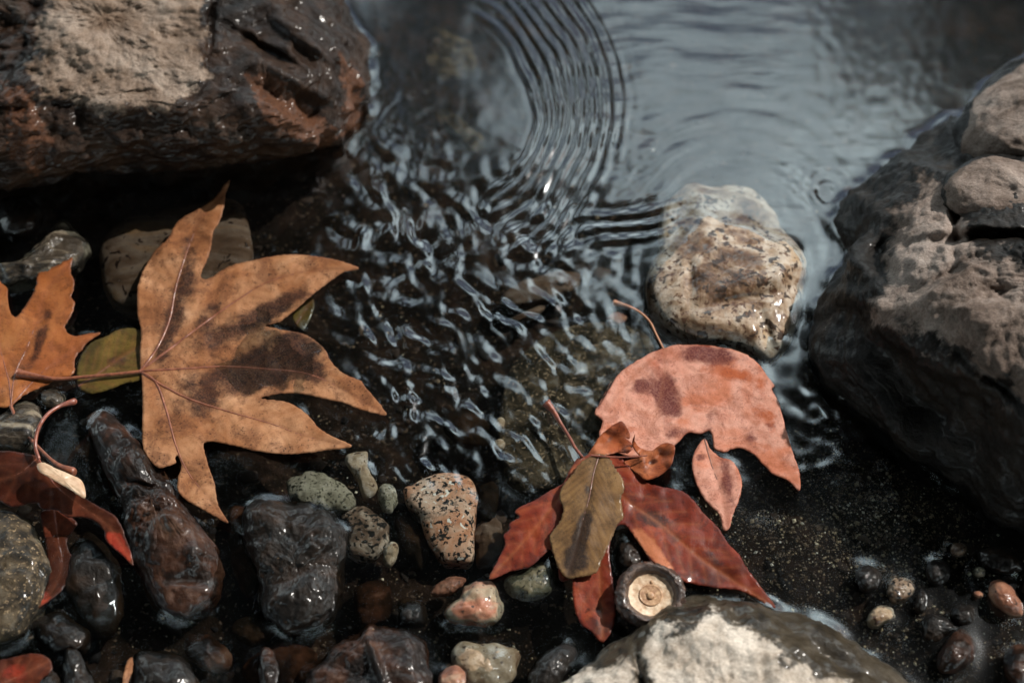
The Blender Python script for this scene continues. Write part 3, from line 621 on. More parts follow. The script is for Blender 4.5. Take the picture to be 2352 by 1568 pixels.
    for vd in vdense:
        k = len(vd); rr = np.linspace(1, .25, k)*vein_r*1e-3; z = (zf(vd)+.02)*1e-3
        vs, fs = tube_geo(P(vd, z), rr, 6); mesh_obj('vein', vs, fs, veinmat, root)
    if sides:
        VV = []; FF = []; o_ = 0
        for s_ in sides:
            z = (zf(s_)-.1)*1e-3; vs, fs = tube_geo(P(s_, z), np.linspace(.24, .12, len(s_))*1e-3*(vein_r/.55), 4)
            VV.append(vs); FF += [tuple(i+o_ for i in f) for f in fs]; o_ += len(vs)
        so_ = mesh_obj('side_veins', np.vstack(VV), FF, veinmat, root); so_['kind'] = 'stuff'
    if stem is not None:
        sd_ = catmull(np.asarray(stem, float), 5, closed=False); k = len(sd_); t = np.linspace(0, 1, k)
        z = np.interp(t, *zip(*stem_z)) if stem_z else np.full(k, zf([stem[0]])[0]+.4)
        rr = np.interp(t, *zip(*(stem_r or [(0, .75), (.8, .7), (.92, 1.1), (1, 1.5)])))*1e-3
        vs, fs = tube_geo(P(sd_, z*1e-3), rr*(1+.08*noise(v3(sd_, 6))), 9); mesh_obj('stem', vs, fs, veinmat, root)
    return root, zf

stemM = plain_mat('red_brown_stalk', (.26, .07, .035), (.12, .03, .018), 500, .4)
stemT = plain_mat('tan_stalk', (.26, .085, .04), (.12, .035, .018), 500, .45)
veinD = plain_mat('dark_leaf_rib', (.2, .07, .035), (.09, .03, .018), 600, .5)
tan = leaf_mat('tan_dry_leaf', [(.3, (.15, .055, .022)), (.43, (.34, .14, .058)), (.57, (.48, .24, .12)), (.75, (.62, .37, .22))], mott=.62, mottc=(.14, .055, .026), stain=(.022, .011, .009), rough=.6, coat=.0, speck=.85, veinc=(.16, .055, .025), vs=.6)
orange = leaf_mat('orange_wet_leaf', [(.3, (.26, .075, .022)), (.5, (.36, .12, .038)), (.7, (.42, .17, .06))], mott=.45, mottc=(.1, .03, .012), rough=.35, coat=.06)
green = leaf_mat('olive_green_leaf', [(.3, (.07, .05, .012)), (.5, (.12, .085, .02)), (.7, (.2, .13, .03))], mott=.6, mottc=(.04, .03, .01), rough=.4, coat=.3)
maroon = leaf_mat('dark_maroon_leaf', [(.3, (.035, .012, .008)), (.5, (.08, .02, .011)), (.7, (.15, .035, .016))], mott=.5, mottc=(.02, .008, .006), rough=.3, coat=.06, patch=(.32, .035, .02))
pink = leaf_mat('salmon_pink_leaf', [(.28, (.45, .13, .055)), (.42, (.6, .22, .13)), (.55, (.7, .36, .27)), (.75, (.52, .14, .07))], stain=(.13, .03, .025), mott=.45, mottc=(.26, .06, .025), rough=.5, coat=.06, speck=.5, patch=(.42, .1, .035))
red = leaf_mat('brick_red_leaf', [(.3, (.08, .011, .006)), (.5, (.19, .026, .012)), (.7, (.34, .065, .026))], stain=(.02, .012, .014), mott=.7, mottc=(.07, .016, .012), rough=.48, coat=.2, veinc=(.4, .13, .05), vs=.5, patch=(.5, .17, .08))
olive = leaf_mat('olive_brown_leaf', [(.3, (.13, .065, .024)), (.5, (.24, .13, .05)), (.7, (.32, .19, .085))], stain=(.018, .012, .01), mott=.5, mottc=(.07, .04, .02), rough=.5, coat=.1, cell=900, veinc=(.04, .02, .012), vs=.95)
palef = plain_mat('pale_leaf_underside', (.55, .4, .27), (.4, .24, .14), 200, .5)

tip3 = C7([(120, 830), (240, 920), (290, 1010), (370, 1080), (480, 1130), (500, 1160), (560, 1230), (637, 1342), (560, 1330), (450, 1300), (380, 1270), (250, 1240)])
o1 = C2([(895, 1310), (893, 1200), (900, 1060), (880, 980), (875, 880), (882, 770), (930, 650), (1000, 545), (1070, 480), (1130, 375), (1200, 325), (1280, 285), (1350, 235), (1400, 190), (1420, 150), (1468, 105), (1440, 190), (1432, 250), (1420, 310), (1395, 380), (1360, 440), (1345, 540), (1310, 640), (1282, 700), (1290, 735), (1340, 730), (1400, 690), (1480, 650), (1600, 620), (1750, 590), (1880, 580), (2000, 590), (2100, 605), (2200, 630), (2290, 670), (2200, 690), (2100, 755), (1990, 840), (1900, 920), (1850, 960), (1780, 1010), (1690, 1035), (1740, 1045), (1800, 1060)])+tip3+\
     [(690, 905), (640, 905), (600, 915), (663, 925), (705, 952), (735, 985), (770, 1005), (808, 1024), (750, 1034), (666, 1043), (590, 1036), (530, 1022), (470, 1017)]+\
     C3([(1030, 450), (1070, 570), (1090, 680), (1140, 770), (1060, 730), (990, 690), (920, 650), (885, 600), (890, 540), (905, 490), (895, 450), (886, 432), (875, 445), (878, 470), (850, 482), (790, 495), (750, 460), (715, 400), (710, 300), (712, 150), (706, 40)])
b1 = C2([(893, 1325)])[0]
v1 = [C2([(893, 1325), (1000, 1180), (1080, 1000), (1120, 800), (1180, 600), (1250, 420), (1310, 320), (1430, 190)]),
      C2([(893, 1325), (1100, 1170), (1300, 1020), (1500, 880), (1700, 760), (1950, 690), (2260, 668)]),
      C2([(893, 1325), (1150, 1310), (1430, 1295), (1700, 1310), (1960, 1340), (2150, 1420), (2440, 1590)]),
      [b1]+C3([(820, 90), (940, 150), (1140, 215), (1350, 275), (1533, 340)])+[(795, 1022)],
      [b1]+C3([(770, 60), (830, 210), (880, 390), (940, 520), (1020, 620), (1125, 755)])]
leaf('sycamore_leaf', 'big five lobed tan dry leaf floating at left, largest leaf in the stream', o1,
     [(525, 420, 11), (500, 480, 7), (420, 560, 5), (330, 650, 3.5), (330, 850, 1.8), (400, 800, 2.2), (820, 612, 3.0), (700, 610, 2.2), (720, 690, 1.2), (560, 660, .9), (600, 740, -.8), (560, 850, -2.6), (650, 860, -2.4), (700, 830, -1.4), (780, 880, .7), (880, 948, 2.6), (480, 860, -.6), (600, 935, 1.4), (805, 1022, 5), (700, 990, 3.6), (590, 1030, 4.5), (470, 940, 2.6), (360, 960, 2.2), (370, 1060, 4), (430, 1080, 3.5), (518, 1195, 4)],
     v1, tan, stemT, stem=C2([(893, 1325), (700, 1345), (500, 1362), (350, 1372), (240, 1355), (110, 1335)]), stem_r=[(0, .8), (.6, .8), (.82, 1.0), (.95, 2.0), (1, 2.3)],
     stem_z=[(0, 2.3), (.4, 3.4), (1, 4.5)], spacing=4.6, side=(34, 42, .9), seed=1, vein_r=.85,
     stains=[(415, 690, 26, 130, 15, .8), (480, 720, 22, 60, 40, .55), (370, 800, 14, 70, 12, .45), (590, 730, 110, 22, -28, .5), (430, 560, 24, 30, 0, .35), (800, 905, 40, 20, 30, .4), (640, 975, 60, 10, 12, .3), (620, 830, 85, 55, -10, .75), (560, 870, 95, 40, 0, .7), (450, 900, 60, 40, 20, .5), (690, 790, 60, 40, 30, .6), (640, 700, 90, 28, -25, .5), (380, 980, 40, 60, 0, .35), (470, 950, 40, 40, 0, .4), (350, 770, 15, 90, 20, .35), (500, 770, 70, 40, -35, .45), (720, 850, 60, 30, 35, .5)])
o2 = C2([(70, 1545), (150, 1480), (300, 1410), (380, 1370), (470, 1340), (480, 1240), (530, 1180), (560, 1140), (640, 1080), (560, 1085), (480, 1100), (430, 1080), (415, 1040), (450, 980), (478, 890), (470, 870), (455, 850), (470, 800), (474, 740), (452, 700), (458, 600), (420, 620), (350, 655), (245, 700), (230, 780), (180, 880), (130, 950), (95, 980), (70, 950), (50, 870), (45, 790), (20, 770), (-60, 690), (-130, 760), (-260, 900), (-330, 1200), (-230, 1400), (-100, 1480), (0, 1555)])
leaf('sycamore_leaf', 'orange brown lobed leaf cut by the left edge beside the big tan leaf', o2,
     [(25, 935, 3.5), (165, 595, 6), (100, 700, 3), (228, 766, 1.0), (0, 800, 2.5), (120, 870, 2), (-80, 800, 3), (170, 850, 1)],
     [C2([(70, 1545), (100, 1330), (170, 1180), (250, 960), (300, 800), (440, 640)]), C2([(70, 1545), (60, 1400), (20, 1250), (-40, 1000), (-60, 750)]), C2([(70, 1545), (250, 1350), (400, 1230), (600, 1100)])],
     orange, stemT, stem=[(25, 932)]+C3([(100, 290), (170, 370), (250, 450), (310, 495), (375, 518)]), stem_r=[(0, .8), (.7, .8), (.85, 1.4), (.95, 2.2), (1, 1.2)], stem_z=[(0, 3.8), (.5, 6), (1, 8)],
     spacing=5, serr=(2.6, 26), stains=[(90, 790, 12, 50, 20, .9), (110, 720, 14, 14, 0, .5), (40, 850, 30, 40, 0, .4), (60, 760, 40, 20, 0, .35)], seed=2)
leaf('oval_leaf', 'small olive green oval leaf between the orange leaf and the big tan leaf', C2([(905, 1070), (830, 1048), (740, 1065), (680, 1100), (600, 1130), (560, 1160), (505, 1250), (490, 1330), (500, 1420), (540, 1455), (600, 1465), (700, 1440), (800, 1400), (910, 1370), (960, 1200)]),
     [(200, 880, .8), (300, 780, .4), (320, 860, .2)], [C2([(500, 1420), (640, 1330), (780, 1230), (920, 1150)])], green, veinD, spacing=5, serr=(2.0, 13), stains=[(270, 830, 30, 20, 0, .5)], seed=3, side=(20, 50, .5), wave=.3)
leaf('curled_leaf', 'dark maroon curled leaf with a red tip lying at the left edge', C3([(0, 410), (100, 418), (185, 438), (200, 470), (280, 528), (360, 580), (425, 645), (500, 690), (570, 730), (610, 790), (630, 850), (650, 900), (665, 985), (620, 940), (560, 890), (525, 850), (520, 810), (470, 760), (400, 740), (340, 740), (280, 705), (210, 700), (180, 670), (60, 690), (0, 660), (-80, 600), (-120, 450)]),
     [(0, 1040, 12), (100, 1060, 16), (190, 1120, 15), (250, 1180, 12), (300, 1295, 8), (100, 1160, 5), (0, 1150, 4), (190, 1190, 7), (240, 1230, 5)],
     [C3([(190, 445), (260, 560), (400, 680), (540, 780), (655, 960)]), C3([(190, 445), (100, 520), (-40, 560)])], maroon, stemM,
     stem=C3([(195, 450), (178, 400), (178, 350), (195, 290), (235, 230), (300, 185), (370, 163)]), stem_r=[(0, .8), (.8, .85), (.95, 1.4), (1, 1.5)], stem_z=[(0, 17), (.5, 20), (1, 14)],
     patches=[(265, 1240, 30, 22, 40, 1.0), (290, 1280, 18, 20, 0, .9)], stains=[(60, 1100, 60, 40, 0, .5)], seed=4, spacing=5, serr=(1.2, 18))
cl = C3([(185, 478), (215, 468), (275, 497), (350, 528), (408, 560), (425, 645), (350, 602), (250, 545), (190, 505)])
pc = resample(catmull(cl, 3), 90); cc = pc.mean(0)
vv = [cc]+[cc+(p-cc)*t for t in (.35, .7, 1.0) for p in pc]; vv = np.array(vv)
fa = [(0, 1+k, 1+(k+1) % 90) for k in range(90)]+[(1+r*90+k, 1+(r+1)*90+k, 1+(r+1)*90+(k+1) % 90, 1+r*90+(k+1) % 90) for r in (0, 1) for k in range(90)]
curl_root = [o for o in bpy.data.objects if o.name.startswith('curled_leaf')][0]
cz = 17.3+.5*fbm(v3(vv, 20, 3), 3)-.03*(vv[:, 0]-cc[0])+.5*(1-(segdist(vv, [pc[0], pc[45]])/20).clip(0, 1)**2)
fe = mesh_obj('folded_edge', P(vv, cz*1e-3), fa, palef, curl_root, solid=None); fe['label'] = 'pale tan folded edge'
m_ = fe.modifiers.new('thickness', 'SOLIDIFY'); m_.thickness = .0003; m_.offset = -1
leaf('sunken_leaf', 'narrow sunken maroon leaf under water beside the left edge rock', C3([(205, 715), (240, 700), (290, 700), (340, 730), (385, 770), (370, 800), (335, 860), (345, 910), (382, 965), (370, 1010), (330, 1080), (270, 1140), (150, 1215), (205, 1140), (240, 1060), (242, 990), (232, 900), (215, 800)]),
     [(110, 1170, 2), (140, 1280, -1.5), (80, 1400, 1.5)], [C3([(270, 700), (290, 850), (310, 980), (260, 1110), (160, 1208)])], maroon, stemM, seed=5, serr=(1.2, 20), patches=[(100, 1375, 26, 20, -40, .8), (120, 1270, 20, 50, 0, .35)])
# salmon leaf
o6 = B4([(575, 1178), (640, 1160), (760, 1155), (900, 1165), (1030, 1190), (1130, 1235), (1200, 1300), (1230, 1350), (1282, 1420), (1264, 1434), (1300, 1500), (1325, 1560)])+\
     B1([(1540, 180), (1560, 260), (1580, 330), (1600, 400), (1612, 440), (1640, 520), (1636, 612), (1590, 565), (1500, 520), (1450, 470), (1400, 420), (1330, 395), (1260, 415), (1215, 400), (1205, 340), (1190, 310), (1150, 325), (1080, 322), (1030, 372), (985, 400), (930, 430), (850, 440), (760, 430), (690, 400), (640, 330), (655, 260), (615, 225), (640, 180), (665, 130), (700, 60)])+\
     B4([(150, 1568), (220, 1450), (290, 1340), (400, 1260), (500, 1205)])
leaf('sycamore_leaf', 'salmon pink leaf with purple blotches floating below the marbled stone', o6,
     [(1528, 805, 1.5), (1600, 800, 2), (1760, 860, 1.5), (1400, 900, 1.2), (1370, 950, 2), (1500, 900, .5), (1520, 960, .3), (1600, 1000, .6), (1700, 960, .8), (1760, 1040, .4), (1834, 1120, 1.5), (1640, 900, .9), (1430, 1000, 1.5), (1700, 1040, -.3), (1790, 950, 1.3)],
     [[(1527, 803), (1522, 880), (1505, 960), (1480, 1030)], [(1527, 803), (1600, 858), (1680, 925), (1750, 1000), (1825, 1105)], [(1527, 803), (1470, 850), (1420, 905), (1385, 945)]],
     pink, plain_mat('salmon_rib', (.55, .26, .15), (.4, .16, .08), 400, .45), stem=B4([(575, 1178), (530, 1090), (490, 1010), (430, 950), (350, 910), (262, 885)]), stem_r=[(0, .45), (.6, .5), (.85, .9), (1, 1.6)], stem_z=[(0, 1.8), (.4, 0.2), (1, -1.5)],
     spacing=4.6, serr=(1.8, 40), side=(60, 45, .8), vein_r=.3, quilt=.2, wave=.35, seed=6,
     stains=[(1530, 912, 30, 66, -14, 1.1), (1470, 890, 22, 19, 0, .9), (1628, 815, 75, 24, 6, 1.1), (1575, 997, 40, 14, 0, .6), (1640, 960, 28, 22, 30, .5), (1720, 1000, 40, 24, 20, .45), (1770, 980, 14, 16, 0, .5), (1622, 1005, 14, 18, 0, .9)],
     patches=[(1740, 960, 60, 40, 30, .5), (1450, 985, 60, 16, 0, .5), (1700, 860, 60, 26, 20, .6), (1780, 1060, 40, 60, -30, .5), (1400, 1000, 30, 50, 0, .4), (1620, 850, 60, 18, 10, .5), (1760, 920, 20, 50, -20, .4)])
leaf('small_leaf', 'small folded salmon leaf hanging below the salmon pink leaf', B1([(1165, 350), (1130, 390), (1105, 450), (1110, 530), (1140, 610), (1180, 670), (1240, 730), (1262, 808), (1285, 800), (1310, 720), (1335, 660), (1352, 570), (1330, 500), (1300, 460), (1240, 440), (1195, 400)]),
     [(1620, 1020, 1.5), (1610, 1070, .3), (1630, 1140, 1.8), (1690, 1110, .8), (1670, 1215, 1.0), (1655, 1120, 3)], [B1([(1165, 352), (1200, 480), (1250, 620), (1275, 800)])], pink, veinD, seed=7, serr=(1.4, 20), stains=[(1670, 1110, 20, 70, -8, .75), (1610, 1050, 14, 10, 0, .7)], wave=.5)
# red leaf with curled upper lobe
o8 = B1([(560, 440), (530, 450), (490, 510), (460, 570), (400, 605), (330, 650), (230, 700), (220, 715), (240, 740), (195, 770), (190, 800), (160, 835), (170, 865), (130, 960), (90, 1050), (200, 1010), (300, 985), (350, 940), (395, 905), (430, 980), (450, 1060), (500, 1050), (505, 1090), (510, 1160), (545, 1270), (600, 1310), (655, 1365), (700, 1310), (720, 1250), (718, 1150), (703, 1030), (690, 900), (715, 800), (760, 780), (830, 860), (900, 960), (985, 1015), (1060, 1060), (1200, 1090), (1350, 1110), (1520, 1195), (1440, 1080), (1380, 1000), (1335, 925), (1290, 880), (1230, 790), (1160, 720), (1070, 620), (960, 590), (880, 570), (855, 540), (780, 480), (740, 440), (640, 420)])
leaf('sycamore_leaf', 'brick red lobed leaf with curled top spread under the olive leaf', o8,
     [(1335, 1050, 5), (1250, 1140, 3), (1200, 1200, 2.5), (1130, 1330, 1.5), (1260, 1260, 3), (1380, 1300, 1.0), (1360, 1400, -.5), (1385, 1470, .2), (1400, 1250, 2), (1450, 1100, 3.5), (1500, 1150, 1.5), (1560, 1180, .7), (1480, 1230, 4), (1530, 1300, 4), (1600, 1260, 1.2), (1700, 1330, 1.2), (1780, 1395, .5), (1640, 1200, .3), (1550, 1110, 2.5)],
     [B1([(555, 440), (500, 560), (350, 760), (230, 900), (100, 1035)]), B1([(555, 440), (670, 560), (780, 660), (960, 790), (1150, 950), (1300, 1050), (1490, 1175)]), B1([(555, 440), (610, 700), (640, 1000), (655, 1340)])],
     red, stemM, stem=B1([(555, 440), (520, 395), (490, 340), (440, 260), (410, 210), (375, 170)]), stem_r=[(0, .7), (.6, .75), (.85, 1.3), (1, 2.3)], stem_z=[(0, 5.5), (.5, 4), (1, 5)],
     spacing=4.6, serr=(2.4, 26), side=(40, 42, .7), vein_r=.4, seed=8,
     stains=[(1500, 1190, 34, 22, 20, .9), (1545, 1240, 30, 20, 0, .5), (1380, 1440, 40, 30, 0, .5), (1640, 1280, 50, 20, 35, .5), (1230, 1230, 14, 30, 0, .3), (1600, 1330, 60, 14, 15, .5)],
     patches=[(1480, 1245, 26, 50, -40, .9), (1530, 1300, 16, 40, -40, .7), (1318, 1075, 14, 30, 20, .6), (1480, 1120, 26, 14, 10, .4)])
red_root = [o for o in bpy.data.objects if o.get('label', '').startswith('brick red')][0]
def strip(name, rail_a, rail_b, za, zb, bulge, mat, parent, n=40, m=14, label=None):
    A = resample_open(catmull(rail_a, 3, False), n); B = resample_open(catmull(rail_b, 3, False), n)
    za = np.interp(np.linspace(0, 1, n), np.linspace(0, 1, len(za)), za); zb = np.interp(np.linspace(0, 1, n), np.linspace(0, 1, len(zb)), zb)
    vs = []; vall = []
    for j in range(m):
        t = j/(m-1); v = A*(1-t)+B*t; vall.append(np.c_[v, np.zeros(n)]); z = za*(1-t)+zb*t+bulge*math.sin(math.pi*t)+.5*fbm(v3(v, 24, 4), 4)
        vs.append(P(v, z*1e-3))
    vall = np.vstack(vall); vs = np.vstack(vs); fs = [(j*n+i, j*n+i+1, (j+1)*n+i+1, (j+1)*n+i) for j in range(m-1) for i in range(n-1)]
    z0 = np.zeros(len(vs)); ed = np.zeros((m, n)); ed[0] = ed[-1] = .8
    o = mesh_obj(name, vs, fs, mat, parent, attrs={'stain': np.clip(.75*fbm(vall/22+3, 2)+.15, 0, 1), 'patch': np.clip(.5+.6*noise(vall/30+8), 0, 1), 'rim': ed.ravel(), 'nearvein': z0}, solid=LEAVES)
    s = o.modifiers.new('thickness', 'SOLIDIFY'); s.thickness = .0003; s.offset = -1
    if label: o['label'] = label
    return o
def resample_open(q, n):
    d = np.r_[0, np.cumsum(np.linalg.norm(np.diff(q, axis=0), axis=1))]; t = np.linspace(0, d[-1], n)
    return np.stack([np.interp(t, d, q[:, 0]), np.interp(t, d, q[:, 1])], -1)
russet = leaf_mat('russet_curled_leaf', [(.3, (.2, .04, .016)), (.5, (.4, .1, .035)), (.7, (.55, .2, .09))], stain=(.05, .015, .01), mott=.6, mottc=(.1, .022, .012), rough=.35, coat=.06, patch=(.5, .18, .08))
def fold_patch(outline, zc, veins, **kw):
    r, _ = leaf('fold', 'x', outline, zc, veins, russet, stemM, spacing=3.2, group=None, **kw)
    off = r.location-red_root.location
    for ch in list(r.children):
        if ch.name.startswith('side'): bpy.data.objects.remove(ch); continue
        ch.parent = red_root; ch.location = off
        if ch.name.startswith('blade'): ch.name = 'curled_lobe'
    bpy.data.objects.remove(r)
b1_ = lambda l: [(B1([(x, y)])[0][0], B1([(x, y)])[0][1], z) for x, y, z in l]
fold_patch(B1([(580, 440), (608, 390), (640, 338), (680, 302), (725, 272), (752, 262), (775, 290), (795, 330), (790, 350), (770, 345), (800, 372), (806, 395), (785, 420), (740, 418), (680, 432), (640, 442)]),
           b1_([(585, 438, 4), (640, 340, 6), (700, 290, 8.5), (752, 265, 9), (700, 350, 4.2), (660, 380, 4.0), (780, 350, 6.5), (790, 400, 8), (740, 390, 4.5), (660, 430, 6.5)]), [B1([(600, 436), (660, 395), (720, 350), (785, 338)])], zs=14, wave=.5, quilt=.3, seed=21, serr=(.8, 12), side=(60, 45, .2), vein_r=.3,
           stains=[(1400, 1010, 10, 16, 40, .6), (1440, 1036, 14, 8, 0, .7)])
fold_patch(B1([(820, 322), (816, 352), (832, 385), (862, 402), (900, 408), (950, 376), (985, 370), (1018, 388), (1014, 430), (1000, 478), (960, 522), (905, 550), (872, 556), (825, 522), (785, 492), (762, 466), (805, 450), (845, 440), (826, 420), (808, 392), (806, 355)]),
           b1_([(820, 325, 13), (812, 380, 8), (850, 408, 5), (900, 412, 6.5), (950, 380, 8), (1016, 392, 9), (1000, 470, 8), (940, 440, 3.6), (900, 470, 2.6), (960, 500, 5), (880, 552, 4.5), (800, 490, 3), (850, 450, 6.5), (830, 470, 4)]), [B1([(800, 460), (870, 452), (940, 430), (1000, 400)])], zs=14, wave=.5, quilt=.3, seed=22, serr=(.8, 12), side=(60, 45, .2), vein_r=.3,
           stains=[(1500, 1060, 16, 8, -10, .8), (1470, 1090, 16, 8, 20, .6)])
sv_ = catmull(np.array(B1([(600, 432), (700, 440), (800, 440), (880, 432)])), 5, False); vs, fs = tube_geo(P(sv_, .0085), np.linspace(.5, .3, len(sv_))*1e-3, 7); mesh_obj('vein', vs, fs, stemM, red_root)
leaf('elm_leaf', 'olive brown ribbed leaf lying on top of the brick red leaf', B1([(540, 475), (510, 520), (460, 580), (440, 640), (460, 700), (440, 770), (395, 830), (405, 900), (430, 980), (480, 1045), (530, 1040), (620, 1020), (660, 940), (700, 850), (730, 780), (762, 740), (755, 700), (750, 640), (765, 600), (755, 550), (720, 500), (685, 440), (640, 425), (590, 440)]),
     [(1360, 1050, 8), (1300, 1110, 6.5), (1290, 1200, 5.5), (1350, 1150, 8.5), (1420, 1110, 6.5), (1430, 1190, 3.6), (1340, 1200, 7), (1270, 1240, 4.2), (1300, 1320, 3.4), (1370, 1290, 3.5), (1400, 1230, 3)],
     [B1([(640, 428), (612, 520), (590, 640), (560, 750), (530, 880), (482, 1040)])], olive, veinD, spacing=4.2, serr=(3.6, 9), side=(17, 42, .85), seed=9, vein_r=.5,
     stains=[(1335, 1230, 18, 75, 18, 1.1), (1320, 1290, 40, 30, 0, .7), (1350, 1120, 12, 12, 0, .6), (1290, 1180, 14, 40, 0, .3)], quilt=.6, wave=.4)
leaf('leaf_scrap', 'dim green leaf scrap under water right of the big tan leaf', [(672, 720), (690, 690), (715, 680), (722, 700), (712, 735), (695, 758), (678, 745)], [(690, 720, -4)], [[(680, 745), (700, 715), (715, 690)]], green, veinD, seed=10, side=(40, 45, .2))
leaf('leaf_scrap', 'blurred dark red leaf piece in the bottom left corner', C3([(-60, 1480), (60, 1440), (180, 1420), (250, 1450), (260, 1500), (200, 1560), (150, 1640), (-60, 1700)]), [(50, 1540, 3)], [C3([(-60, 1600), (80, 1540), (240, 1460)])], maroon, stemM, seed=11, patches=[(40, 1550, 60, 40, 0, .55)])
leaf('leaf_scrap', 'thin upright tan leaf sliver between black stones at the bottom left', C3([(610, 1568), (620, 1510), (640, 1450), (660, 1440), (662, 1500), (640, 1568), (630, 1620), (612, 1620)]), [(295, 1540, 3)], [C3([(620, 1610), (640, 1520), (655, 1450)])], tan, stemT, seed=12, side=(60, 45, .1))

# ------------------------------------------------------------------ acorn cap
def acorn_cap():
    c0 = P([(1494, 1368)], .006)[0]
    root = empty('acorn_cap', (c0[0], c0[1], -.004)); tagged(root, 'round brown acorn cap with pale ringed hollow beside the red leaf', 'acorn cap')
    tilt = Matrix.Rotation(math.radians(9), 3, 'X'); S = .0131
    def lathe(prof, n, f, name, mat, attrs=None):
        vs = []; 
        for r, z in prof:
            for k in range(n):
                a = 2*math.pi*k/n; p = np.array([r*math.cos(a)*S*1.05, r*math.sin(a)*S, z*S]); vs.append(p)
        vs = np.array(vs); vs = f(vs); vs = (np.array(tilt)@vs.T).T+c0
        m = len(prof); fs = [(j*n+k, (j+1)*n+k, (j+1)*n+(k+1) % n, j*n+(k+1) % n) for j in range(m-1) for k in range(n)]
        fs.append(tuple((m-1)*n+k for k in range(n)) if name != 'rim' else tuple(range(n)))
        return mesh_obj(name, vs, fs, mat, root, solid=SOLIDS if name == 'rim' else None)
    def wr(v):
        nrm = v/(np.linalg.norm(v, axis=1)[:, None]+1e-9)
        k_ = smooth(.68, .86, np.hypot(v[:, 0], v[:, 1])/S)
        return v+nrm*(k_*(.0011*noise(v*380)+.0007*noise(v*900)+.0006*noise(v*150)))[:, None]
    prof = [(.2, -.75), (.55, -.7), (.85, -.5), (1.0, -.2), (1.03, 0), (1.0, .16), (.93, .27), (.84, .32), (.76, .28), (.71, .21), (.68, .16), (.64, .12)]
    pr = catmull(np.array(prof), .035, False)
    ms = NT('acorn_rim'); a = ms.noise(380, 7, .65)
    cc_ = ms.ramp(a, [(.35, (.014, .006, .004)), (.55, (.055, .026, .015)), (.72, (.17, .1, .065))])
    p_ = ms.node('ShaderNodeBsdfPrincipled', {'Base Color': cc_, 'Roughness': .32, 'Normal': ms.bump(a, .0011), 'Coat Weight': .4, 'Coat Roughness': .15}); ms.link(p_.outputs[0], ms.out.inputs[0])
    lathe(pr, 96, wr, 'rim', ms.m)
    mp = NT('acorn_scar'); g = mp.node('ShaderNodeTexCoord').outputs['Object']
    a = mp.noise(420, 6, .65); cc_ = mp.ramp(a, [(.3, (.42, .24, .13)), (.5, (.66, .47, .31)), (.7, (.8, .66, .5))])
    p_ = mp.node('ShaderNodeBsdfPrincipled', {'Base Color': cc_, 'Roughness': .45, 'Normal': mp.bump(a, .0004), 'Coat Weight': .3}); mp.link(p_.outputs[0], mp.out.inputs[0])
    lathe(catmull(np.array([(.68, .15), (.64, .125), (.58, .1), (.48, .08), (.38, .08), (.33, .07), (.1, .07), (.02, .07)]), .03, False), 72, lambda v: v+np.array([0, 0, 1])*(.00012*noise(v*700))[:, None], 'pale_scar', mp.m)
    dk = plain_mat('acorn_scar_ring', (.6, .38, .22), (.3, .15, .075), 500, .5)
    lathe(catmull(np.array([(.34, .075), (.34, .1), (.32, .11), (.3, .1), (.05, .095), (.01, .095)]), .02, False), 48, lambda v: v+np.array([0, 0, 1])*(.0001*noise(v*900))[:, None], 'scar_ring', dk).data.polygons
    for (x, y, r) in ((0, -.02, .13), (.05, .42, .05), (-.1, .05, .05)):
        bm = bmesh.new(); bmesh.ops.create_icosphere(bm, subdivisions=2, radius=1); v = np.array([q.co[:] for q in bm.verts]); f = [[q.index for q in ff.verts] for ff in bm.faces]; bm.free()
        v = v*(1+.3*noise(v*2+x*9))[:, None]*[r, r, r*.4]*S+np.array([x, y, .1])*S; v = (np.array(tilt)@v.T).T+c0
        mesh_obj('scar_bump', v, f, dk, root)
acorn_cap()

# ------------------------------------------------------------------ water
def gblur(a, s):
    k = int(4*s)+1; x = np.arange(-k, k+1); w = np.exp(-.5*(x/s)**2); w /= w.sum()
    pa = np.pad(a, k, mode='edge')
    pa = np.apply_along_axis(lambda r: np.convolve(r, w, 'valid'), 0, pa); return np.apply_along_axis(lambda r: np.convolve(r, w, 'valid'), 1, pa)
def bvh_of(lst):
    vs = []; fs = []; o = 0
    for v, f in lst:
        vs.append(v); fs += [tuple(int(i)+o for i in q) for q in f]; o += len(v)
    return BVHTree.FromPolygons(np.vstack(vs).tolist(), fs)
NX, NY = 620, 520
wx = warp_axis(-.34, .34, NX, 60, 26); wy = warp_axis(-.235, .315, NY, 60, 26)
X, Y = np.meshgrid(wx, wy)
v = V(np.stack([X, Y, np.zeros_like(X)], -1)); vx, vy = np.clip(v[..., 0], -3000, 5000), np.clip(v[..., 1], -3000, 4000)
far = smooth(1.6, .5, np.hypot(X, Y))
def gwin(cx, cy, rx, ry, rot=0):
    c, s = math.cos(math.radians(rot)), math.sin(math.radians(rot)); dx, dy = vx-cx, vy-cy
    return np.exp(-(((c*dx+s*dy)/rx)**2+((-s*dx+c*dy)/ry)**2))
vv = np.stack([vx, vy], -1)
px = .2  # mm per v unit
def amp(sl, lam): return sl*lam*px/6.283
h = np.zeros_like(X)
w1 = np.stack([fbm(v3(vv, 160, 1.5), 2), fbm(v3(vv, 160, 7.5), 2)], -1)
# long low swell everywhere
h += amp(.045, 260)*fbm(v3(vv+30*w1, 260, 2), 2)*2
vs_ = np.stack([vx/240, vy/46+.25*w1[..., 0], 0*vx+3], -1)
h += amp(.06, 80)*fbm(vs_, 3, .45)*1.6*(.25+smooth(700, 300, vy))*smooth(1150, 1500, vx)
h += amp(.03, 50)*fbm(v3(vv, 50, 4), 2)
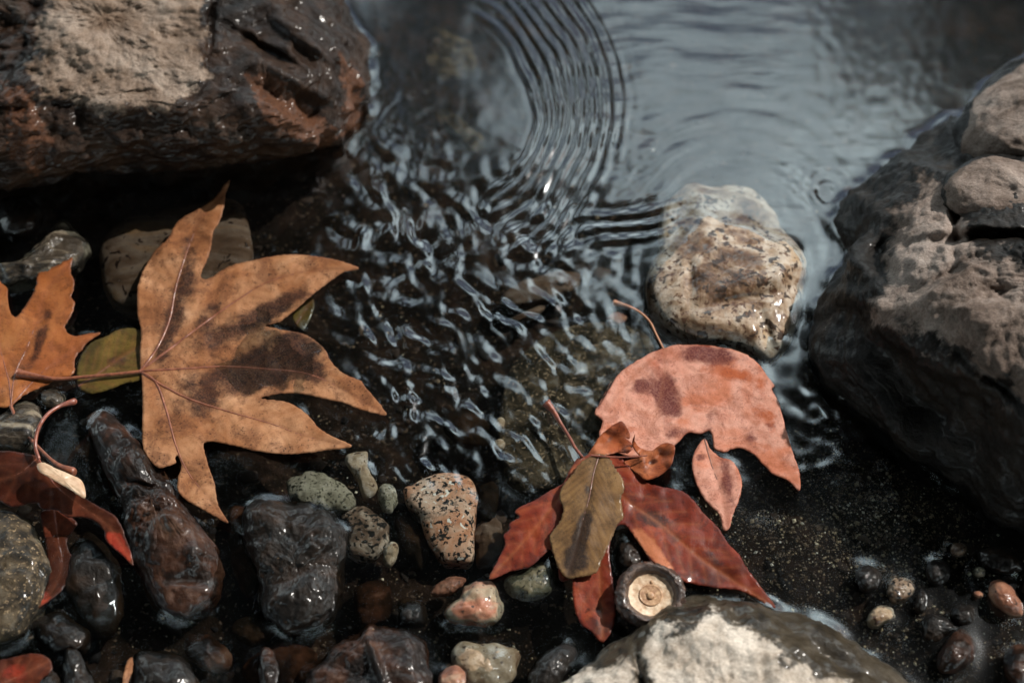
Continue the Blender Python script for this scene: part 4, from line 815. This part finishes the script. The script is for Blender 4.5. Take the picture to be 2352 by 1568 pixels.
# set of ring ripples leaving the rust boulder
cx, cy = 1000, 250; dx, dy = vx-cx, vy-cy; r = np.hypot(dx, dy*.95)+14*w1[..., 0]; an = np.arctan2(dy, dx)
lam = 30-6*smooth(230, 460, r)
win = smooth(195, 235, r)*smooth(500, 330, r)*smooth(1.35, .75, np.abs(an+.05))
h += amp(.55, 27)*np.sin(2*math.pi*r/27.0)*win*(.75+.5*noise(np.stack([an*7, r/120, 0*r], -1)))
# rings round the marbled stone
r = np.hypot(vx-1690, (vy-600)*.95)+10*w1[..., 1]
h += amp(.085, 44)*np.sin(2*math.pi*r/44)*smooth(150, 230, r)*smooth(520, 260, r)*smooth(780, 480, vy)
r = np.hypot(vx-1900, vy-440); h += amp(.16, 26)*np.sin(2*math.pi*r/26)*gwin(1905, 440, 75, 60)
# wavelets left of the marbled stone
q = vy+.18*(vx-1430)+16*w1[..., 0]; h += amp(.34, 36)*np.sin(2*math.pi*q/34+1.2*noise(v3(vv, 90, 11)))*gwin(1440, 515, 135, 55, -6)
calm = np.clip(gwin(2230, 60, 330, 260)+gwin(1990, 60, 140, 260), 0, 1); h *= 1-.93*calm; h *= 1-.45*smooth(620, 300, vy)*smooth(1400, 1550, vx)
h += amp(.024, 60)*noise(v3(vv, 26, 31))*calm*1.3+amp(.014, 60)*noise(v3(vv, 46, 33))*calm
h *= 1-.6*gwin(960, 60, 160, 300)*(vx < 1200)
h += amp(.03, 60)*noise(v3(vv, 40, 35))*gwin(980, 100, 160, 260)
# turbulent runnels
tur = np.clip(gwin(930, 540, 320, 190)+gwin(870, 880, 170, 220)+gwin(1180, 680, 260, 190, 20)+gwin(620, 430, 200, 60)+.7*gwin(1180, 900, 260, 160)+.25*gwin(900, 300, 110, 150)+.5*gwin(1300, 1020, 200, 90)+.45*gwin(950, 1080, 200, 90), 0, 1.15)
rp = np.random.RandomState(21)
wa = smooth(880, 1060, vx+.25*(vy-700)+90*w1[..., 0])*smooth(560, 680, vy+60*w1[..., 1])
for wk, mean, sp_, cnt, sd in ((wa, 50, 26, 6, .066), (1-wa, 8, 38, 8, .056)):
    acc = 0*vx
    for k in range(cnt):
        a_ = math.radians(mean+rp.normal()*sp_); lam = rp.uniform(28, 90); pw = 2*math.pi/lam
        g_ = .1+1.45*np.clip(.45+1.5*noise(v3(vv, 95, 50+k*3.1+mean)), 0, 1)
        acc = acc+amp(sd, lam)*g_**1.5*np.sin(pw*(vx*math.cos(a_)-vy*math.sin(a_))+3.6*w1[..., k % 2]+3.0*noise(v3(vv, 80, 80+k*2.7+mean))+rp.uniform(0, 6))
    h += tur*acc*wk
h += tur*amp(.12, 90)*noise(v3(vv, 40, 61))*1.6
# arcs round the tan leaf tip and beside the pink leaf
r = np.hypot(vx-690, vy-930); h += amp(.22, 40)*np.sin(2*math.pi*r/40+1.5*noise(v3(vv, 80, 3)))*gwin(925, 930, 85, 130, 0)
q = vx*.5+vy*.87; h += amp(.2, 40)*np.sin(2*math.pi*(vx*.8-vy*.6)/44+noise(v3(vv, 70, 2)))*gwin(1250, 820, 120, 90, 30)*0.8
h += amp(.22, 60)*noise(v3(vv, 34, 21))*gwin(1880, 930, 70, 160)*1.4
h += amp(.5, 60)*noise(np.stack([vx/16, vy/70, 0*vx], -1))*gwin(320, 465, 240, 40)
h *= far
h *= 1e-3
# meniscus against everything that breaks the surface
dxm, dym = .68/(NX-1), .55/(NY-1)
i0x, i0y = 26, 26
def height_of(lst):
    H = np.full((NY, NX), -1.0)
    for vs, fs in lst:
        ar = [vs]
        tri = [f for f in fs if len(f) in (3, 4)]
        if len(tri) > 20:
            q = np.array([list(f)[:4] if len(f) == 4 else list(f)+[f[2]] for f in tri]); ar += [vs[q].mean(1), (vs[q[:, 0]]+vs[q[:, 1]])/2, (vs[q[:, 1]]+vs[q[:, 2]])/2]
        p = np.vstack(ar); i = np.round((p[:, 0]-wx[i0x])/dxm).astype(int); j = np.round((p[:, 1]-wy[i0y])/dym).astype(int)
        ok = (i >= 0) & (i < NX) & (j >= 0) & (j < NY); np.maximum.at(H, (j[ok], i[ok]), p[ok, 2])
    pad = np.pad(H, 1, constant_values=-1); nb = np.max([pad[a:a+NY, b:b+NX] for a in range(3) for b in range(3)], 0)
    return np.where(H < -.9, nb, H)
Hs = height_of(SOLIDS); Hl = height_of(LEAVES)
hd = h[i0y:i0y+NY, i0x:i0x+NX]
ms_ = (Hs > .0002).astype(float); ml = ((Hl > .0001) & (Hl < .0028)).astype(float); near = (Hs > -.0015).astype(float)
cover = gblur(np.clip(ms_+ml, 0, 1), 5); hd *= (1-.75*cover)
brk = .35+.75*np.clip(.5+noise(np.stack([X*90, Y*90, 0*X], -1))[i0y:i0y+NY, i0x:i0x+NX], 0, 1)
brk *= 1-.7*gwin(2200, 1450, 320, 200)[i0y:i0y+NY, i0x:i0x+NX]
hd += brk*(.0011*gblur(ms_, 2.4)+.0006*gblur(ml, 2.0))+.0004*gblur(near, 3)
# water dragged over barely drowned crowns keeps a thin film
hd[:] = hd
h[i0y:i0y+NY, i0x:i0x+NX] = hd
wm = NT('stream_water')
b1_ = wm.noise(240, 4, .55, .4); b2_ = wm.noise(90, 3, .5, .6)
nr = wm.bump(wm.math('ADD', b1_, wm.math('MULTIPLY', b2_, 2.0)), .00016, .1)
gl = wm.node('ShaderNodeBsdfGlossy', {'Color': (.93, .97, 1.0, 1), 'Roughness': .13, 'Normal': nr})
tr = wm.node('ShaderNodeBsdfTransparent', {'Color': (.79, .84, .86, 1)})
geo = wm.node('ShaderNodeNewGeometry')
dt = wm.math('ABSOLUTE', wm.node('ShaderNodeVectorMath', {0: geo.outputs['Incoming'], 1: nr}, operation='DOT_PRODUCT').outputs['Value'])
fz = wm.math('ADD', .105, wm.math('MULTIPLY', .895, wm.math('POWER', wm.math('SUBTRACT', 1.0, dt, True), 4.6)))
mx = wm.node('ShaderNodeMixShader', {0: fz, 1: tr.outputs[0], 2: gl.outputs[0]})
wm.link(mx.outputs[0], wm.out.inputs[0])
water = fast_grid('water', X, Y, h, wm.m, grid_mesh(wx, wy)); water['kind'] = 'structure'

# bubbles riding on the surface
bb = NT('bubble_film')
gl = bb.node('ShaderNodeBsdfGlossy', {'Color': (1, 1, 1, 1), 'Roughness': .03}); tr = bb.node('ShaderNodeBsdfTransparent')
mx = bb.node('ShaderNodeMixShader', {0: bb.mapr(bb.node('ShaderNodeLayerWeight', {'Blend': .5}).outputs['Facing'], .2, 1.0, .06, .7), 1: tr.outputs[0], 2: gl.outputs[0]}); bb.link(mx.outputs[0], bb.out.inputs[0])
for (x, y, r, lab) in ((484, 1197, 7, 'tiny clear bubble at the lower tip of the big tan leaf'), (927, 487, 11, 'clear bubble riding the ripples in the open stream at upper centre'), (1398, 742, 8, 'clear bubble beside the small orange pebble'), (1463, 768, 5, 'tiny bubble by the stalk of the salmon pink leaf'), (1935, 912, 8, 'bubble against the foot of the right boulder')):
    bm = bmesh.new(); bmesh.ops.create_uvsphere(bm, u_segments=20, v_segments=12, radius=r*2e-4); me = bpy.data.meshes.new('bubble'); bm.to_mesh(me); bm.free(); me.materials.append(bb.m)
    me.polygons.foreach_set('use_smooth', [True]*len(me.polygons)); o = bpy.data.objects.new('bubble', me); COL.objects.link(o); o.location = P([(x, y)], .0008)[0].tolist()
    tagged(o, lab, 'bubble', 'air bubbles on the water')

# ------------------------------------------------------------------ tree overhanging the stream (seen as its reflection)
cmx = NT('canopy_leaf'); cc_ = cmx.ramp(cmx.noise(3, 3), [(.35, (.022, .03, .012)), (.6, (.05, .055, .02)), (.75, (.085, .05, .02))])
p_ = cmx.node('ShaderNodeBsdfPrincipled', {'Base Color': cc_, 'Specular IOR Level': .15, 'Roughness': .7}); cmx.link(p_.outputs[0], cmx.out.inputs[0])
bark = plain_mat('tree_bark', (.07, .05, .035), (.03, .022, .016), 30, .85, .01, 0)
tree = empty('overhanging_tree', (-2.3, -1.2, -.05)); tagged(tree, 'dark leafy tree leaning over the stream, seen only as reflection in the water', 'tree')
trunk = catmull(np.array([(-2.3, -1.2, -.05), (-2.25, -1.15, .6), (-2.0, -1.0, 1.3), (-1.6, -.7, 1.9), (-1.1, -.3, 2.3)]), .15, False)
vs, fs = tube_geo(trunk, np.linspace(.16, .07, len(trunk)), 14); mesh_obj('trunk', vs, fs, bark, tree)
tips = []
clumps = []
def add_px(n, f, zlo=1.7, zhi=2.3, r=(.05, .1)):
    for _ in range(n):
        vpt = f(); clumps.append((mirror_at([vpt], RS.uniform(zlo, zhi)), RS.uniform(*r)))
for (ax, ay, sx_, sy_, n_) in ((2300, -60, 60, 70, 50), (2230, 40, 40, 50, 34), (2330, 120, 60, 70, 50), (2180, 110, 30, 60, 50), (2200, 215, 22, 26, 16), (2260, 200, 40, 40, 26), (2500, 0, 120, 120, 80)):
    add_px(int(n_*2.2), lambda: (RS.normal(ax, sx_), RS.normal(ay, sy_)), 1.5, 1.9, (.025, .06))
add_px(60, lambda: (RS.normal(1975, 38), RS.uniform(-90, 170)), 1.5, 1.8, (.012, .03))
add_px(6, lambda: (RS.normal(1990, 20), RS.uniform(150, 260)), 1.5, 1.8, (.01, .02))
add_px(5, lambda: (RS.normal(1850, 80), RS.uniform(100, 300)), 1.5, 1.8, (.008, .015))
add_px(120, lambda: (RS.normal(1010, 70), RS.uniform(-200, 420)), 1.7, 2.2, (.02, .05))
add_px(30, lambda: (RS.normal(880, 40), RS.uniform(-200, 300)), 1.7, 2.2, (.02, .04))
add_px(420, lambda: (-900+1600*RS.rand()**.6, RS.uniform(300, 950)), 1.8, 2.4, (.06, .12))
add_px(420, lambda: (RS.uniform(-900, 3200), RS.uniform(980, 1800)), 1.8, 2.4, (.08, .14))
add_px(230, lambda: (RS.uniform(560, 1400)+90*RS.normal(), 430+600*RS.rand()**.7), 1.8, 2.3, (.03, .08))
add_px(60, lambda: (RS.uniform(1400, 2500), RS.uniform(760, 1000)), 1.8, 2.3, (.02, .06))
add_px(60, lambda: (RS.uniform(-900, 600), RS.uniform(-100, 400)), 1.8, 2.4)
for _ in range(600): clumps.append((np.array([RS.uniform(-2.4, 2.2), RS.uniform(-2.4, .5), RS.uniform(1.9, 2.7)]), RS.uniform(.14, .26)))
for tgt in [(-.9, .9, 2.0), (.1, 1.0, 2.1), (1.0, 1.3, 1.9), (1.3, -.4, 2.4), (-.2, -1.6, 2.5), (-1.6, .8, 2.1), (.3, .1, 2.4)]:
    s_ = trunk[-3]; e = np.array(tgt, float); q = catmull(np.array([s_, s_*.6+e*.4+[0, 0, .15], s_*.25+e*.75+[0, 0, .12], e]), .12, False)
    vs, fs = tube_geo(q, np.linspace(.05, .01, len(q)), 8); mesh_obj('branch', vs, fs, bark, tree)
sd_ = np.array(SDIR[:]); keep = []
for c_, r_ in clumps:
    g_ = c_-sd_*(c_[2]/sd_[2])
    if np.hypot(g_[0]/.52, (g_[1]-.04)/.44) > 1+.8*r_: keep.append((c_, r_))
clumps = keep
VV = []; FF = []; k = 0
for (c_, r_) in clumps:
    n = int(30*(r_/.08)**1.3)+8
    for _ in range(n):
        p = c_+RS.normal(size=3)*r_*.55; a = RS.normal(size=3); a /= np.linalg.norm(a); b = np.cross(a, RS.normal(size=3)); b /= np.linalg.norm(b); L = RS.uniform(.03, .055)*(1.0 if r_ > .1 else .75 if r_ > .04 else .5)
        VV += [p-a*L, p+b*L*.45, p+a*L, p-b*L*.45]; FF.append((k, k+1, k+2, k+3)); k += 4
cr_ = mesh_obj('crown', np.array(VV), FF, cmx.m, tree, smoothsh=False); cr_['kind'] = 'stuff'

bkm = NT('skyblock_bank_dark'); cc_ = bkm.ramp(bkm.noise(2.2, 6), [(.35, (.006, .007, .004)), (.6, (.018, .018, .009)), (.8, (.035, .022, .012))])
p_ = bkm.node('ShaderNodeBsdfPrincipled', {'Base Color': cc_, 'Specular IOR Level': 0.0, 'Roughness': 1.0, 'Normal': bkm.bump(bkm.noise(6, 6), .1)}); bkm.link(p_.outputs[0], bkm.out.inputs[0])
na, nrr = 180, 30; VV = []; 
for j in range(nrr):
    rr_ = 3.0+j/(nrr-1)*9
    for i in range(na):
        az = 2*math.pi*i/na; d = (math.degrees(az)-14+180) % 360-180
        el = 10+44*float(smooth(58, 82, abs(d)))
        zz_ = math.tan(math.radians(el))*max(0, rr_-2.2)*1.05*(1.0)+.25*float(noise(np.array([[rr_*math.sin(az)*.8, rr_*math.cos(az)*.8, 2]]))[0])*(rr_-2.6)-.25
        VV.append((rr_*math.sin(az), rr_*math.cos(az), zz_))
FF = [(j*na+i, j*na+(i+1) % na, (j+1)*na+(i+1) % na, (j+1)*na+i) for j in range(nrr-1) for i in range(na)]
bk = mesh_obj('added_skyblock_bank', np.array(VV), FF, bkm.m, origin=[0, 0, 0]); bk['kind'] = 'structure'  # unseen bank ring added to block skylight, left low toward sun and reflected sky
